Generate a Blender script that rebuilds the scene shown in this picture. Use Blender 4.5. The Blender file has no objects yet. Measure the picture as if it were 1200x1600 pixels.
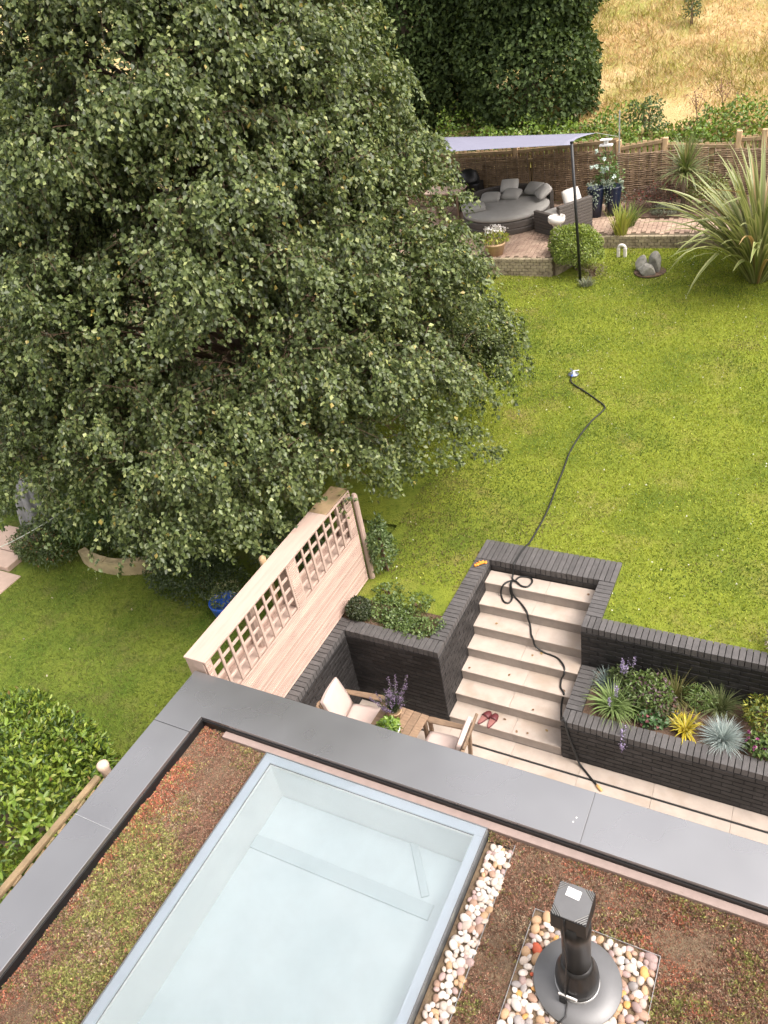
import bpy, bmesh, math, random
import numpy as np
from mathutils import Vector, Matrix
random.seed(7); RNG = np.random.default_rng(7)
PI = math.pi; R = math.radians
S = bpy.context.scene; C = S.collection

# ------------------------------------------------------------------ camera
cam_d = bpy.data.cameras.new('camera'); cam = bpy.data.objects.new('camera', cam_d); C.objects.link(cam); S.camera = cam
cam_d.sensor_fit = 'VERTICAL'; cam_d.sensor_height = 32.0; cam_d.lens = 1236.65/1600*32.0
cam_d.clip_end = 1500; cam_d.clip_start = 0.05
cam.matrix_world = Matrix.Translation((3.6111, -6.2034, 8.9031)) @ Matrix.Rotation(0.5744, 4, 'Z') @ Matrix.Rotation(0.9499, 4, 'X') @ Matrix.Rotation(-0.1938, 4, 'Z')
# ------------------------------------------------------------------ sky, sun, exposure
SUN_ELEV, SUN_AZ = R(56), R(96)          # azimuth from +Y towards +X
W = bpy.data.worlds.new('World'); S.world = W; W.use_nodes = True
nt = W.node_tree; nt.nodes.clear()
wo = nt.nodes.new('ShaderNodeOutputWorld'); bg = nt.nodes.new('ShaderNodeBackground'); sky = nt.nodes.new('ShaderNodeTexSky')
sky.sky_type = 'NISHITA'; sky.sun_disc = False; sky.sun_elevation = SUN_ELEV; sky.sun_rotation = SUN_AZ
sky.air_density = 1.2; sky.dust_density = 5.0; sky.ozone_density = 1.0
hs = nt.nodes.new('ShaderNodeHueSaturation'); hs.inputs['Saturation'].default_value = 0.22; hs.inputs['Value'].default_value = 1.0
tc = nt.nodes.new('ShaderNodeTexCoord'); nz = nt.nodes.new('ShaderNodeTexNoise'); nz.inputs['Scale'].default_value = 2.2; nz.inputs['Detail'].default_value = 5
mr = nt.nodes.new('ShaderNodeMapRange'); mr.inputs['From Min'].default_value = 0.3; mr.inputs['From Max'].default_value = 0.7
mr.inputs['To Min'].default_value = 0.8; mr.inputs['To Max'].default_value = 1.25
vm = nt.nodes.new('ShaderNodeVectorMath'); vm.operation = 'SCALE'
tint = nt.nodes.new('ShaderNodeMix'); tint.data_type = 'RGBA'; tint.blend_type = 'MULTIPLY'; tint.inputs[0].default_value = 1.0
tint.inputs[7].default_value = (1.05, 1.0, 0.975, 1)
nt.links.new(tc.outputs['Generated'], nz.inputs['Vector']); nt.links.new(nz.outputs[0], mr.inputs['Value'])
nt.links.new(sky.outputs[0], hs.inputs['Color']); nt.links.new(hs.outputs[0], tint.inputs[6])
nt.links.new(tint.outputs[2], vm.inputs[0]); nt.links.new(mr.outputs[0], vm.inputs['Scale'])
nt.links.new(vm.outputs[0], bg.inputs['Color']); bg.inputs['Strength'].default_value = 0.15
nt.links.new(bg.outputs[0], wo.inputs[0])
sl = bpy.data.lights.new('sun', 'SUN'); sl.energy = 0.75; sl.angle = R(24); sl.color = (1, 0.94, 0.86)
so = bpy.data.objects.new('sun', sl); C.objects.link(so)
so.rotation_euler = Vector((-math.sin(SUN_AZ)*math.cos(SUN_ELEV), -math.cos(SUN_AZ)*math.cos(SUN_ELEV), -math.sin(SUN_ELEV))).to_track_quat('-Z', 'Y').to_euler()
so.location = (10, 10, 30)
S.view_settings.view_transform = 'Standard'; S.view_settings.look = 'None'; S.view_settings.gamma = 1
S.view_settings.exposure = 1.45
S.cycles.max_bounces = 8; S.cycles.transparent_max_bounces = 12; S.cycles.use_denoising = True

# ------------------------------------------------------------------ materials
MATS = {}
def nodes(name):
    m = bpy.data.materials.new(name); m.use_nodes = True; MATS[name] = m
    return m, m.node_tree, m.node_tree.nodes['Principled BSDF']
def mat(name, col, rough=0.7, var=0.25, scale=6.0, bump=0.0, bscale=60.0, metal=0.0, spec=0.5, rand=0.0, rvar=0.0, col2=None, detail=6, stretch=None, coat=0, blotch=None):
    m, t, b = nodes(name); N = t.nodes.new; Lk = t.links.new
    tcn = N('ShaderNodeTexCoord'); v = tcn.outputs['Object']
    if stretch:
        mp = N('ShaderNodeMapping'); mp.inputs['Scale'].default_value = stretch; Lk(v, mp.inputs['Vector']); v = mp.outputs[0]
    n = N('ShaderNodeTexNoise'); n.inputs['Scale'].default_value = scale; n.inputs['Detail'].default_value = detail; n.inputs['Roughness'].default_value = 0.62
    oi = N('ShaderNodeObjectInfo'); ad = N('ShaderNodeVectorMath'); ad.operation = 'ADD'
    sc = N('ShaderNodeVectorMath'); sc.operation = 'SCALE'; sc.inputs['Scale'].default_value = 0.0 if rand == 0 else 37.0
    cb = N('ShaderNodeCombineXYZ'); Lk(oi.outputs['Random'], cb.inputs[0]); Lk(oi.outputs['Random'], cb.inputs[1]); Lk(cb.outputs[0], sc.inputs[0])
    Lk(v, ad.inputs[0]); Lk(sc.outputs[0], ad.inputs[1]); Lk(ad.outputs[0], n.inputs['Vector'])
    cr = N('ShaderNodeValToRGB'); e = cr.color_ramp.elements
    e[0].position = 0.28; e[1].position = 0.72
    c2 = col2 or tuple(min(1, c*(1+var)) for c in col); c1 = tuple(c*(1-var) for c in col)
    e[0].color = (*c1, 1); e[1].color = (*c2, 1); Lk(n.outputs[0], cr.inputs[0]); out = cr.outputs[0]
    if blotch:
        bc, bs, lo, hi = blotch
        n3 = N('ShaderNodeTexNoise'); n3.inputs['Scale'].default_value = bs; n3.inputs['Detail'].default_value = 5; Lk(ad.outputs[0], n3.inputs['Vector'])
        mr3 = N('ShaderNodeMapRange'); mr3.inputs['From Min'].default_value = lo; mr3.inputs['From Max'].default_value = hi; Lk(n3.outputs[0], mr3.inputs['Value'])
        mx3 = N('ShaderNodeMix'); mx3.data_type = 'RGBA'; Lk(mr3.outputs[0], mx3.inputs[0]); Lk(out, mx3.inputs[6]); mx3.inputs[7].default_value = (*bc, 1); out = mx3.outputs[2]
    if rand:
        mrr = N('ShaderNodeMapRange'); mrr.inputs['To Min'].default_value = 1-rand; mrr.inputs['To Max'].default_value = 1+rand; Lk(oi.outputs['Random'], mrr.inputs['Value'])
        s2 = N('ShaderNodeVectorMath'); s2.operation = 'SCALE'; Lk(out, s2.inputs[0]); Lk(mrr.outputs[0], s2.inputs['Scale']); out = s2.outputs[0]
    Lk(out, b.inputs['Base Color'])
    b.inputs['Roughness'].default_value = rough; b.inputs['Metallic'].default_value = metal; b.inputs['Specular IOR Level'].default_value = spec
    if rvar:
        n4 = N('ShaderNodeTexNoise'); n4.inputs['Scale'].default_value = 1.8; n4.inputs['Detail'].default_value = 2; Lk(ad.outputs[0], n4.inputs['Vector'])
        mr4 = N('ShaderNodeMapRange'); mr4.inputs['To Min'].default_value = rough-rvar; mr4.inputs['To Max'].default_value = rough+rvar; Lk(n4.outputs[0], mr4.inputs['Value']); Lk(mr4.outputs[0], b.inputs['Roughness'])
    if coat: b.inputs['Coat Weight'].default_value = coat
    if bump:
        n2 = N('ShaderNodeTexNoise'); n2.inputs['Scale'].default_value = bscale; n2.inputs['Detail'].default_value = 4; Lk(ad.outputs[0], n2.inputs['Vector'])
        bp = N('ShaderNodeBump'); bp.inputs['Strength'].default_value = bump; bp.inputs['Distance'].default_value = 0.01
        Lk(n2.outputs[0], bp.inputs['Height']); Lk(bp.outputs[0], b.inputs['Normal'])
    return m
def leafmat(name, rough=0.42, trans=0.25, spec=0.5):
    m, t, b = nodes(name); N = t.nodes.new; Lk = t.links.new
    a = N('ShaderNodeAttribute'); a.attribute_name = 'Col'
    Lk(a.outputs['Color'], b.inputs['Base Color']); b.inputs['Roughness'].default_value = rough; b.inputs['Specular IOR Level'].default_value = spec
    tr = N('ShaderNodeBsdfTranslucent'); hsn = N('ShaderNodeHueSaturation'); hsn.inputs['Value'].default_value = 1.35; hsn.inputs['Saturation'].default_value = 1.15; hsn.inputs['Hue'].default_value = 0.49
    Lk(a.outputs['Color'], hsn.inputs['Color']); Lk(hsn.outputs[0], tr.inputs['Color'])
    mx = N('ShaderNodeMixShader'); mx.inputs[0].default_value = trans
    Lk(b.outputs[0], mx.inputs[1]); Lk(tr.outputs[0], mx.inputs[2]); Lk(mx.outputs[0], t.nodes['Material Output'].inputs['Surface'])
    return m
leafmat('leaf'); leafmat('leaf_gloss', 0.42, 0.2, 0.45); leafmat('leaf_matt', 0.65, 0.25, 0.3); leafmat('birch_leaf', 0.42, 0.27, 0.5)
mat('coping_brick', (0.085, 0.079, 0.077), 0.6, 0.22, 9, 0.4, 70, rand=0.16, spec=0.45)
mat('brick', (0.0185, 0.017, 0.0168), 0.55, 0.4, 9, 0.3, 70, rand=0.38, spec=0.45, blotch=((0.05, 0.048, 0.047), 7, 0.62, 0.85))
mat('mortar', (0.022, 0.021, 0.021), 0.9, 0.3, 20, 0.5, 120)
mat('cream_stone', (0.435, 0.365, 0.31), 0.55, 0.12, 5, 0.25, 180, rand=0.05, blotch=((0.36, 0.285, 0.22), 2.6, 0.5, 0.74))
mat('riser_stone', (0.33, 0.285, 0.25), 0.6, 0.12, 8, 0.3, 160, rand=0.04)
mat('grout', (0.22, 0.19, 0.17), 0.9, 0.2, 20)
mat('slot', (0.012, 0.012, 0.012), 0.6, 0.2, 20)
mat('coping_metal', (0.345, 0.345, 0.352), 0.29, 0.07, 1.3, 0.0, 6, metal=0.80, rvar=0.10, detail=2)
mat('dark_metal', (0.03, 0.031, 0.033), 0.4, 0.2, 10, 0.05)
mat('black_metal', (0.012, 0.012, 0.013), 0.45, 0.2, 10)
mat('louvre_grey', (0.17, 0.168, 0.165), 0.5, 0.1, 20)
mat('flue_grey', (0.15, 0.15, 0.153), 0.42, 0.10, 5, 0.03, 40, metal=0.3)
mat('flue_dark', (0.028, 0.027, 0.027), 0.33, 0.25, 7, 0.04, 50, metal=0.4, stretch=(6, 6, 1))
mat('galv', (0.55, 0.55, 0.55), 0.4, 0.15, 20, metal=0.8)
mat('sill_pink', (0.29, 0.22, 0.195), 0.6, 0.12, 9, 0.15, 90, blotch=((0.2, 0.15, 0.12), 22, 0.66, 0.78))
mat('membrane', (0.035, 0.034, 0.033), 0.8, 0.3, 12, 0.3)
mat('sedum_soil', (0.20, 0.13, 0.088), 0.95, 0.5, 14, 1.0, 90, col2=(0.20, 0.145, 0.085))
mat('white_paint', (0.78, 0.80, 0.79), 0.6, 0.03, 4)
mat('room_white', (0.89, 0.905, 0.90), 0.6, 0.03, 3)
mat('panel_pale', (0.58, 0.655, 0.69), 0.35, 0.05, 3)
mat('bar_pale', (0.49, 0.565, 0.60), 0.5, 0.05, 3)
mat('frit', (0.52, 0.57, 0.65), 0.35, 0.05, 3)
mat('frame_grey', (0.10, 0.105, 0.108), 0.55, 0.25, 9, 0.2, 60, blotch=((0.2, 0.2, 0.17), 7, 0.55, 0.75))
mat('cedar', (0.47, 0.33, 0.27), 0.65, 0.16, 5, 0.2, 80, rand=0.2, stretch=(6, 0.7, 6), col2=(0.56, 0.40, 0.33))
mat('cedar_board', (0.48, 0.355, 0.295), 0.65, 0.10, 4, 0.15, 80, rand=0.04, stretch=(6, 0.6, 6))
mat('fence_wood', (0.44, 0.305, 0.17), 0.75, 0.35, 5, 0.4, 60, rand=0.2, stretch=(5, 5, 0.8))
mat('fence_rail', (0.27, 0.19, 0.105), 0.75, 0.3, 5, 0.4, 60, rand=0.1, blotch=((0.16, 0.15, 0.05), 9, 0.52, 0.7))
mat('pale_wood', (0.62, 0.46, 0.36), 0.6, 0.15, 6, 0.15, 60)
mat('old_teak', (0.235, 0.155, 0.098), 0.7, 0.3, 5, 0.3, 60, rand=0.2, stretch=(2, 8, 8))
mat('cushion_cream', (0.56, 0.445, 0.40), 0.85, 0.05, 5, 0.15, 200)
mat('cushion_grey', (0.34, 0.325, 0.30), 0.9, 0.08, 5, 0.3, 150, rand=0.1)
mat('cushion_pale', (0.50, 0.475, 0.44), 0.9, 0.08, 5, 0.3, 150, rand=0.08)
mat('wicker', (0.085, 0.072, 0.062), 0.6, 0.45, 40, 0.8, 60, stretch=(1, 1, 7))
mat('wattle', (0.23, 0.145, 0.088), 0.75, 0.6, 7, 0.5, 40, col2=(0.45, 0.315, 0.20))
mat('sail', (0.20, 0.20, 0.265), 0.8, 0.06, 3, 0.1, 200)
mat('paver', (0.34, 0.215, 0.16), 0.85, 0.35, 3, 0.4, 60, col2=(0.46, 0.34, 0.25))
mat('block', (0.30, 0.235, 0.16), 0.9, 0.4, 6, 0.5, 40, col2=(0.40, 0.34, 0.22))
mat('joint', (0.10, 0.075, 0.045), 0.95, 0.3, 9)
mat('white_stone', (0.66, 0.62, 0.57), 0.7, 0.12, 7, 0.3, 40)
mat('grey_stone', (0.22, 0.21, 0.18), 0.9, 0.4, 8, 0.8, 30, blotch=((0.30, 0.29, 0.26), 6, 0.5, 0.65))
mat('buff_stone', (0.42, 0.33, 0.185), 0.85, 0.3, 4, 0.6, 30, blotch=((0.2, 0.17, 0.08), 3, 0.5, 0.7))
mat('terrace', (0.46, 0.335, 0.265), 0.8, 0.12, 4, 0.3, 50, rand=0.1)
mat('soil', (0.085, 0.052, 0.032), 0.95, 0.5, 10, 1.0, 60, col2=(0.17, 0.105, 0.07))
mat('bark', (0.20, 0.15, 0.11), 0.85, 0.5, 6, 0.7, 30, stretch=(1, 1, 0.4))
mat('twig', (0.12, 0.075, 0.045), 0.8, 0.3, 8)
mat('green_stem', (0.07, 0.09, 0.03), 0.7, 0.3, 9)
mat('rubber', (0.010, 0.010, 0.010), 0.5, 0.2, 20)
mat('brass', (0.62, 0.36, 0.13), 0.5, 0.2, 20)
mat('orange', (0.72, 0.26, 0.03), 0.6, 0.25, 25)
mat('red_rubber', (0.11, 0.022, 0.025), 0.55, 0.2, 25)
mat('red_inner', (0.28, 0.115, 0.10), 0.65, 0.2, 25)
mat('blue_glaze', (0.02, 0.09, 0.42), 0.3, 0.25, 8, coat=0.3)
mat('navy_glaze', (0.012, 0.018, 0.04), 0.3, 0.3, 8)
mat('terracotta', (0.46, 0.31, 0.18), 0.85, 0.2, 8, 0.3)
mat('grey_cloth', (0.24, 0.235, 0.235), 0.85, 0.25, 6, 0.3, 40, stretch=(8, 8, 0.6))
mat('line_white', (0.5, 0.52, 0.45), 0.7, 0.1, 10)
mat('house_wall', (0.55, 0.52, 0.48), 0.8, 0.1, 3, 0.3)
mat('label_white', (0.82, 0.80, 0.79), 0.5, 0.04, 40)
mat('sprinkler', (0.22, 0.24, 0.27), 0.4, 0.2, 20, metal=0.5)
PEB = [((0.56, 0.50, 0.45), 'white'), ((0.48, 0.40, 0.34), 'cream'), ((0.42, 0.27, 0.155), 'tan'), ((0.34, 0.215, 0.155), 'brown'), ((0.36, 0.255, 0.235), 'rose'), ((0.30, 0.27, 0.26), 'grey'), ((0.58, 0.31, 0.10), 'amber'), ((0.5, 0.10, 0.045), 'red')]
for c, n in PEB: mat('pebble_'+n, c, 0.6, 0.14, 30, 0.2, 120, rand=0.12)
_m, _t, _b = nodes('sheer'); _tr = _t.nodes.new('ShaderNodeBsdfTranslucent'); _tr.inputs['Color'].default_value = (0.9, 0.91, 0.9, 1); _b.inputs['Base Color'].default_value = (0.85, 0.86, 0.85, 1); _b.inputs['Roughness'].default_value = 0.9
_mx = _t.nodes.new('ShaderNodeMixShader'); _mx.inputs[0].default_value = 0.6; _t.links.new(_b.outputs[0], _mx.inputs[1]); _t.links.new(_tr.outputs[0], _mx.inputs[2]); _t.links.new(_mx.outputs[0], _t.nodes['Material Output'].inputs['Surface'])
# lawns and hill
def lawnmat(name, cols, scales, bump=0.6):
    m, t, b = nodes(name); N = t.nodes.new; Lk = t.links.new
    g = N('ShaderNodeNewGeometry'); cur = None
    for i, (c, s, lo, hi) in enumerate(cols):
        if cur is None:
            cr = N('ShaderNodeRGB'); cr.outputs[0].default_value = (*c, 1); cur = cr.outputs[0]; continue
        n = N('ShaderNodeTexNoise'); n.inputs['Scale'].default_value = s; n.inputs['Detail'].default_value = 6; n.inputs['Roughness'].default_value = 0.65
        of = N('ShaderNodeVectorMath'); of.operation = 'ADD'; of.inputs[1].default_value = (i*13.7, i*7.1, 0); Lk(g.outputs['Position'], of.inputs[0]); Lk(of.outputs[0], n.inputs['Vector'])
        mrn = N('ShaderNodeMapRange'); mrn.inputs['From Min'].default_value = lo; mrn.inputs['From Max'].default_value = hi; Lk(n.outputs[0], mrn.inputs['Value'])
        mx = N('ShaderNodeMix'); mx.data_type = 'RGBA'; Lk(mrn.outputs[0], mx.inputs[0]); Lk(cur, mx.inputs[6]); mx.inputs[7].default_value = (*c, 1); cur = mx.outputs[2]
    Lk(cur, b.inputs['Base Color']); b.inputs['Roughness'].default_value = 0.9; b.inputs['Specular IOR Level'].default_value = 0.15
    n2 = N('ShaderNodeTexNoise'); n2.inputs['Scale'].default_value = 40; n2.inputs['Detail'].default_value = 5; Lk(g.outputs['Position'], n2.inputs['Vector'])
    bp = N('ShaderNodeBump'); bp.inputs['Strength'].default_value = bump; bp.inputs['Distance'].default_value = 0.04; Lk(n2.outputs[0], bp.inputs['Height']); Lk(bp.outputs[0], b.inputs['Normal'])
    return m
lawnmat('lawn', [((0.175, 0.205, 0.025), 0, 0, 0), ((0.09, 0.125, 0.016), 0.7, 0.45, 0.66), ((0.19, 0.19, 0.04), 1.5, 0.52, 0.68), ((0.20, 0.15, 0.06), 1.1, 0.58, 0.74), ((0.05, 0.08, 0.008), 14, 0.52, 0.75)], None)
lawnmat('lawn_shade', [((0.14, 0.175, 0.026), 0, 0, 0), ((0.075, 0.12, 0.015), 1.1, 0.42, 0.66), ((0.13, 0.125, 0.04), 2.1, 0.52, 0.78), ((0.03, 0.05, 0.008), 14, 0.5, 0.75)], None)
lawnmat('dry_hill', [((0.50, 0.36, 0.165), 0, 0, 0), ((0.58, 0.45, 0.24), 1.5, 0.45, 0.7), ((0.30, 0.295, 0.08), 0.45, 0.44, 0.60), ((0.28, 0.155, 0.07), 2.6, 0.56, 0.75), ((0.18, 0.13, 0.05), 9, 0.58, 0.8)], None, 1.0)
lawnmat('bed_soil', [((0.10, 0.065, 0.04), 0, 0, 0), ((0.15, 0.10, 0.07), 6, 0.45, 0.7), ((0.06, 0.07, 0.015), 2, 0.5, 0.65)], None, 1.0)

# ------------------------------------------------------------------ helpers
LOCS = {}
def link(o, parent=None, world=True):
    C.objects.link(o)
    if parent is not None:
        o.parent = parent
        if world: o.matrix_parent_inverse = Matrix.Translation(-LOCS.get(parent.name, Vector((0, 0, 0))))
    return o
def tag(o, label=None, cat=None, group=None, kind=None):
    if label: o['label'] = label
    if cat: o['category'] = cat
    if group: o['group'] = group
    if kind: o['kind'] = kind
    return o
def thing(name, loc, label, cat, group=None, rz=0, kind=None):
    o = bpy.data.objects.new(name, None); o.empty_display_size = 0.1; C.objects.link(o); o.location = loc; o.rotation_euler = (0, 0, rz)
    LOCS[o.name] = Vector(loc); return tag(o, label, cat, group, kind)
class MB:
    def __init__(s): s.v = []; s.f = []
    def add(s, v, f):
        n = len(s.v); s.v += [tuple(p) for p in v]; s.f += [tuple(i+n for i in q) for q in f]; return s
    def box(s, x0, x1, y0, y1, z0, z1, m=None):
        v = [(x, y, z) for z in (z0, z1) for y in (y0, y1) for x in (x0, x1)]
        if m is not None: v = [tuple(m @ Vector(p)) for p in v]
        return s.add(v, [(0, 2, 3, 1), (4, 5, 7, 6), (0, 1, 5, 4), (2, 6, 7, 3), (0, 4, 6, 2), (1, 3, 7, 5)])
    def prism(s, poly, z0, z1):
        n = len(poly); v = [(x, y, z0) for x, y in poly]+[(x, y, z1) for x, y in poly]
        return s.add(v, [tuple(range(n))[::-1], tuple(range(n, 2*n))]+[(i, (i+1) % n, n+(i+1) % n, n+i) for i in range(n)])
    def tube(s, pts, rad, k=6, cap=True):
        pts = [Vector(p) for p in pts]; n = len(pts)
        if not hasattr(rad, '__len__'): rad = [rad]*n
        base = len(s.v); up = Vector((0, 0, 1)); prev = None
        for i, p in enumerate(pts):
            t = (pts[min(i+1, n-1)]-pts[max(i-1, 0)]); t = t.normalized() if t.length > 1e-9 else up
            if prev is None:
                a = t.cross(up if abs(t.z) < 0.95 else Vector((1, 0, 0))).normalized()
            else:
                a = prev-t*prev.dot(t); a = a.normalized() if a.length > 1e-6 else t.orthogonal().normalized()
            prev = a; b = t.cross(a)
            for j in range(k):
                q = p+(a*math.cos(2*PI*j/k)+b*math.sin(2*PI*j/k))*rad[i]; s.v.append(tuple(q))
        for i in range(n-1):
            for j in range(k):
                s.f.append((base+i*k+j, base+i*k+(j+1) % k, base+(i+1)*k+(j+1) % k, base+(i+1)*k+j))
        if cap:
            s.f.append(tuple(base+j for j in range(k))[::-1]); s.f.append(tuple(base+(n-1)*k+j for j in range(k)))
        return s
    def lathe(s, prof, k=20, c=(0, 0, 0), m=None):
        base = len(s.v)
        for r, z in prof:
            for j in range(k):
                p = Vector((c[0]+r*math.cos(2*PI*j/k), c[1]+r*math.sin(2*PI*j/k), c[2]+z))
                s.v.append(tuple(m @ p if m is not None else p))
        for i in range(len(prof)-1):
            for j in range(k):
                s.f.append((base+i*k+j, base+i*k+(j+1) % k, base+(i+1)*k+(j+1) % k, base+(i+1)*k+j))
        s.f.append(tuple(base+j for j in range(k))[::-1]); s.f.append(tuple(base+(len(prof)-1)*k+j for j in range(k)))
        return s
    def mesh(s, name, m, bevel=0, seg=1, smooth=False):
        me = bpy.data.meshes.new(name); me.from_pydata(s.v, [], s.f)
        bm = bmesh.new(); bm.from_mesh(me)
        bmesh.ops.recalc_face_normals(bm, faces=bm.faces)
        if bevel: bmesh.ops.bevel(bm, geom=list(bm.edges), offset=bevel, segments=seg, affect='EDGES', profile=0.5, clamp_overlap=True)
        bm.to_mesh(me); bm.free()
        me.materials.append(MATS[m])
        if smooth: me.shade_smooth()
        return me
    def obj(s, name, m, parent=None, bevel=0, seg=1, smooth=False, world=True):
        return link(bpy.data.objects.new(name, s.mesh(name, m, bevel, seg, smooth)), parent, world)
def put(name, me, parent, loc, rot=(0, 0, 0), world=True, scale=None):
    o = bpy.data.objects.new(name, me); o.location = loc; o.rotation_euler = rot
    if scale: o.scale = scale
    return link(o, parent, world)
def npmesh(name, V, F, m, col=None, smooth=False):
    """V (n,3), F (k,3|4) integer array, col (n,3)"""
    me = bpy.data.meshes.new(name); V = np.asarray(V, np.float32); F = np.asarray(F, np.int32); k = F.shape[1]
    me.vertices.add(len(V)); me.vertices.foreach_set('co', V.ravel())
    me.loops.add(F.size); me.loops.foreach_set('vertex_index', F.ravel())
    me.polygons.add(len(F)); me.polygons.foreach_set('loop_start', np.arange(0, F.size, k, dtype=np.int32))
    me.polygons.foreach_set('loop_total', np.full(len(F), k, np.int32))
    me.update(calc_edges=True)
    if col is not None:
        a = me.color_attributes.new('Col', 'FLOAT_COLOR', 'POINT'); c4 = np.ones((len(V), 4), np.float32); c4[:, :3] = col
        a.data.foreach_set('color', c4.ravel())
    me.materials.append(MATS[m]); me.validate()
    if smooth: me.shade_smooth()
    return me
def unit(a): return a/np.maximum(np.linalg.norm(a, axis=-1, keepdims=True), 1e-9)
def rnd(n, s=1.0): return RNG.normal(size=(n, 3))*s
def pick(pal, n, jit=0.15):
    """palette [(weight, rgb)] -> (n,3)"""
    w = np.array([p[0] for p in pal], float); w /= w.sum()
    c = np.array([p[1] for p in pal])[RNG.choice(len(pal), n, p=w)]
    return c*(1+RNG.normal(size=(n, 1))*jit).clip(0.4, 1.8)
def leaves(P, D, U, L, Wd, col, fold=0.25):
    """two folded triangles per leaf"""
    D = unit(D); Sd = unit(np.cross(D, U)); Nn = np.cross(Sd, D); L = L[:, None]; Wd = Wd[:, None]
    mid = P+D*L*0.45; V = np.stack([P, mid+Sd*Wd*0.5+Nn*Wd*fold, P+D*L-Nn*L*0.06, mid-Sd*Wd*0.5+Nn*Wd*fold], 1).reshape(-1, 3)
    i = np.arange(len(P))[:, None]*4
    F = np.stack([i+[0, 2, 1], i+[0, 3, 2]], 1).reshape(-1, 3)
    return V, F, np.repeat(col, 4, 0)
def blades(P, az, L, th0, th1, Wd, col, seg=5, tip=None, mid=0.45):
    """arching ribbons: P base, azimuth, length, start and end angle from vertical"""
    n = len(P); h = np.stack([np.cos(az), np.sin(az), 0*az], 1); side = np.stack([-np.sin(az), np.cos(az), 0*az], 1)
    pts = [P]; q = P.copy()
    for i in range(seg):
        s = (i+0.5)/seg; th = th0+(th1-th0)*s**1.3
        q = q+(h*np.sin(th)[:, None]+np.array([0, 0, 1])*np.cos(th)[:, None])*(L/seg)[:, None]; pts.append(q)
    V = []; cc = []
    for i, p in enumerate(pts):
        s = i/seg; w = (0.55+0.45*math.sin(min(1, s/mid)*PI/2) if s < mid else max(0.03, 1-((s-mid)/(1-mid))**1.6))
        V += [p-side*(Wd*w*0.5)[:, None], p+side*(Wd*w*0.5)[:, None]]
        c = col if tip is None else col*(1-s)+tip*s
        cc += [c, c]
    V = np.stack(V, 1).reshape(-1, 3); cc = np.stack(cc, 1).reshape(-1, 3)
    k = 2*(seg+1); b = np.arange(n)[:, None]*k
    F = np.concatenate([b+[2*i, 2*i+1, 2*i+3, 2*i+2] for i in range(seg)], 0)
    return V, F, cc
def cat(parts):
    V = []; F = []; Cc = []; n = 0
    for v, f, c in parts: V.append(v); F.append(f+n); Cc.append(c); n += len(v)
    return np.concatenate(V), np.concatenate(F), np.concatenate(Cc)
def nobj(name, VFC, m, parent=None, kind=None):
    o = link(bpy.data.objects.new(name, npmesh(name, VFC[0], VFC[1], m, VFC[2])), parent)
    if kind: o['kind'] = kind
    return o
def vnoise(P, s, seed=0):
    """cheap smooth noise -1..1 by summed sines"""
    r = np.random.default_rng(seed); out = np.zeros(len(P)); P = np.asarray(P)
    for i in range(6):
        k = unit(r.normal(size=(1, P.shape[1])))[0]*s*(0.6+1.1*r.random()); out += np.sin(P @ k+r.random()*6.28)
    return out/3.2

# ================================================================== SETTING: ground
def sm(a, b, x): t = np.clip((x-a)/(b-a), 0, 1); return t*t*(3-2*t)
def zgar(x, y): return 1.395+0.085*np.maximum(0, y-2.5)+0.012*np.sin(x*1.7+1)*np.sin(y*1.3)*sm(2.4, 3.5, y)
def znei(x, y): return 1.08+0.315*sm(0.6, 3.0, y)+0.085*np.maximum(0, y-2.5)+0.03*np.sin(x*0.8)*np.cos(y*0.7)*(x < -2.2)
def zhill(x, y): return 3.35+0.275*np.clip(y-16, -0.5, 70)+0.10*np.sin(x*0.7+y*0.3)+0.06*np.sin(x*1.9-y*1.1)
def patch(name, x0, x1, y0, y1, nx, ny, zf, m, parent=None, kind='structure', label=None):
    X, Y = np.meshgrid(np.linspace(x0, x1, nx+1), np.linspace(y0, y1, ny+1)); Z = zf(X, Y)
    V = np.stack([X.ravel(), Y.ravel(), Z.ravel()], 1); i = np.arange(nx*ny); a = (i//nx)*(nx+1)+i % nx
    F = np.stack([a, a+1, a+nx+2, a+nx+1], 1)
    o = link(bpy.data.objects.new(name, npmesh(name, V, F, m, smooth=True)), parent)
    if kind and not parent: tag(o, label, None, None, kind)
    return o
lawn = patch('lawn', -5.5, 9, 2.34, 15.4, 84, 80, zgar, 'lawn', label='sunny mown lawn sloping up to the raised patio')
patch('lawn_edge', 1.79, 9, 1.20, 2.34, 40, 8, zgar, 'lawn', lawn)
patch('flower_bed', -1.72, -0.212, 0.20, 0.66, 14, 6, zgar, 'bed_soil', label='soil bed behind the dark brick wall beside the steps')
patch('lawn_corner', -1.72, -0.212, 0.66, 2.34, 14, 12, zgar, 'lawn', lawn)
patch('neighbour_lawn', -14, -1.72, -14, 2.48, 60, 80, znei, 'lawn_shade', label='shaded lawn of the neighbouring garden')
patch('neighbour_ground', -40, -5.5, 2.34, 16, 60, 40, znei, 'bed_soil', label='dark soil under the trees behind the birch')
patch('garden_ground', 9, 60, 1.2, 15.4, 20, 20, zgar, 'lawn', label='lawn running on past the phormium')
patch('hill', -120, 120, 15.4, 400, 120, 190, zhill, 'dry_hill', label='hillside of dry straw coloured grass beyond the fence')

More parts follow.
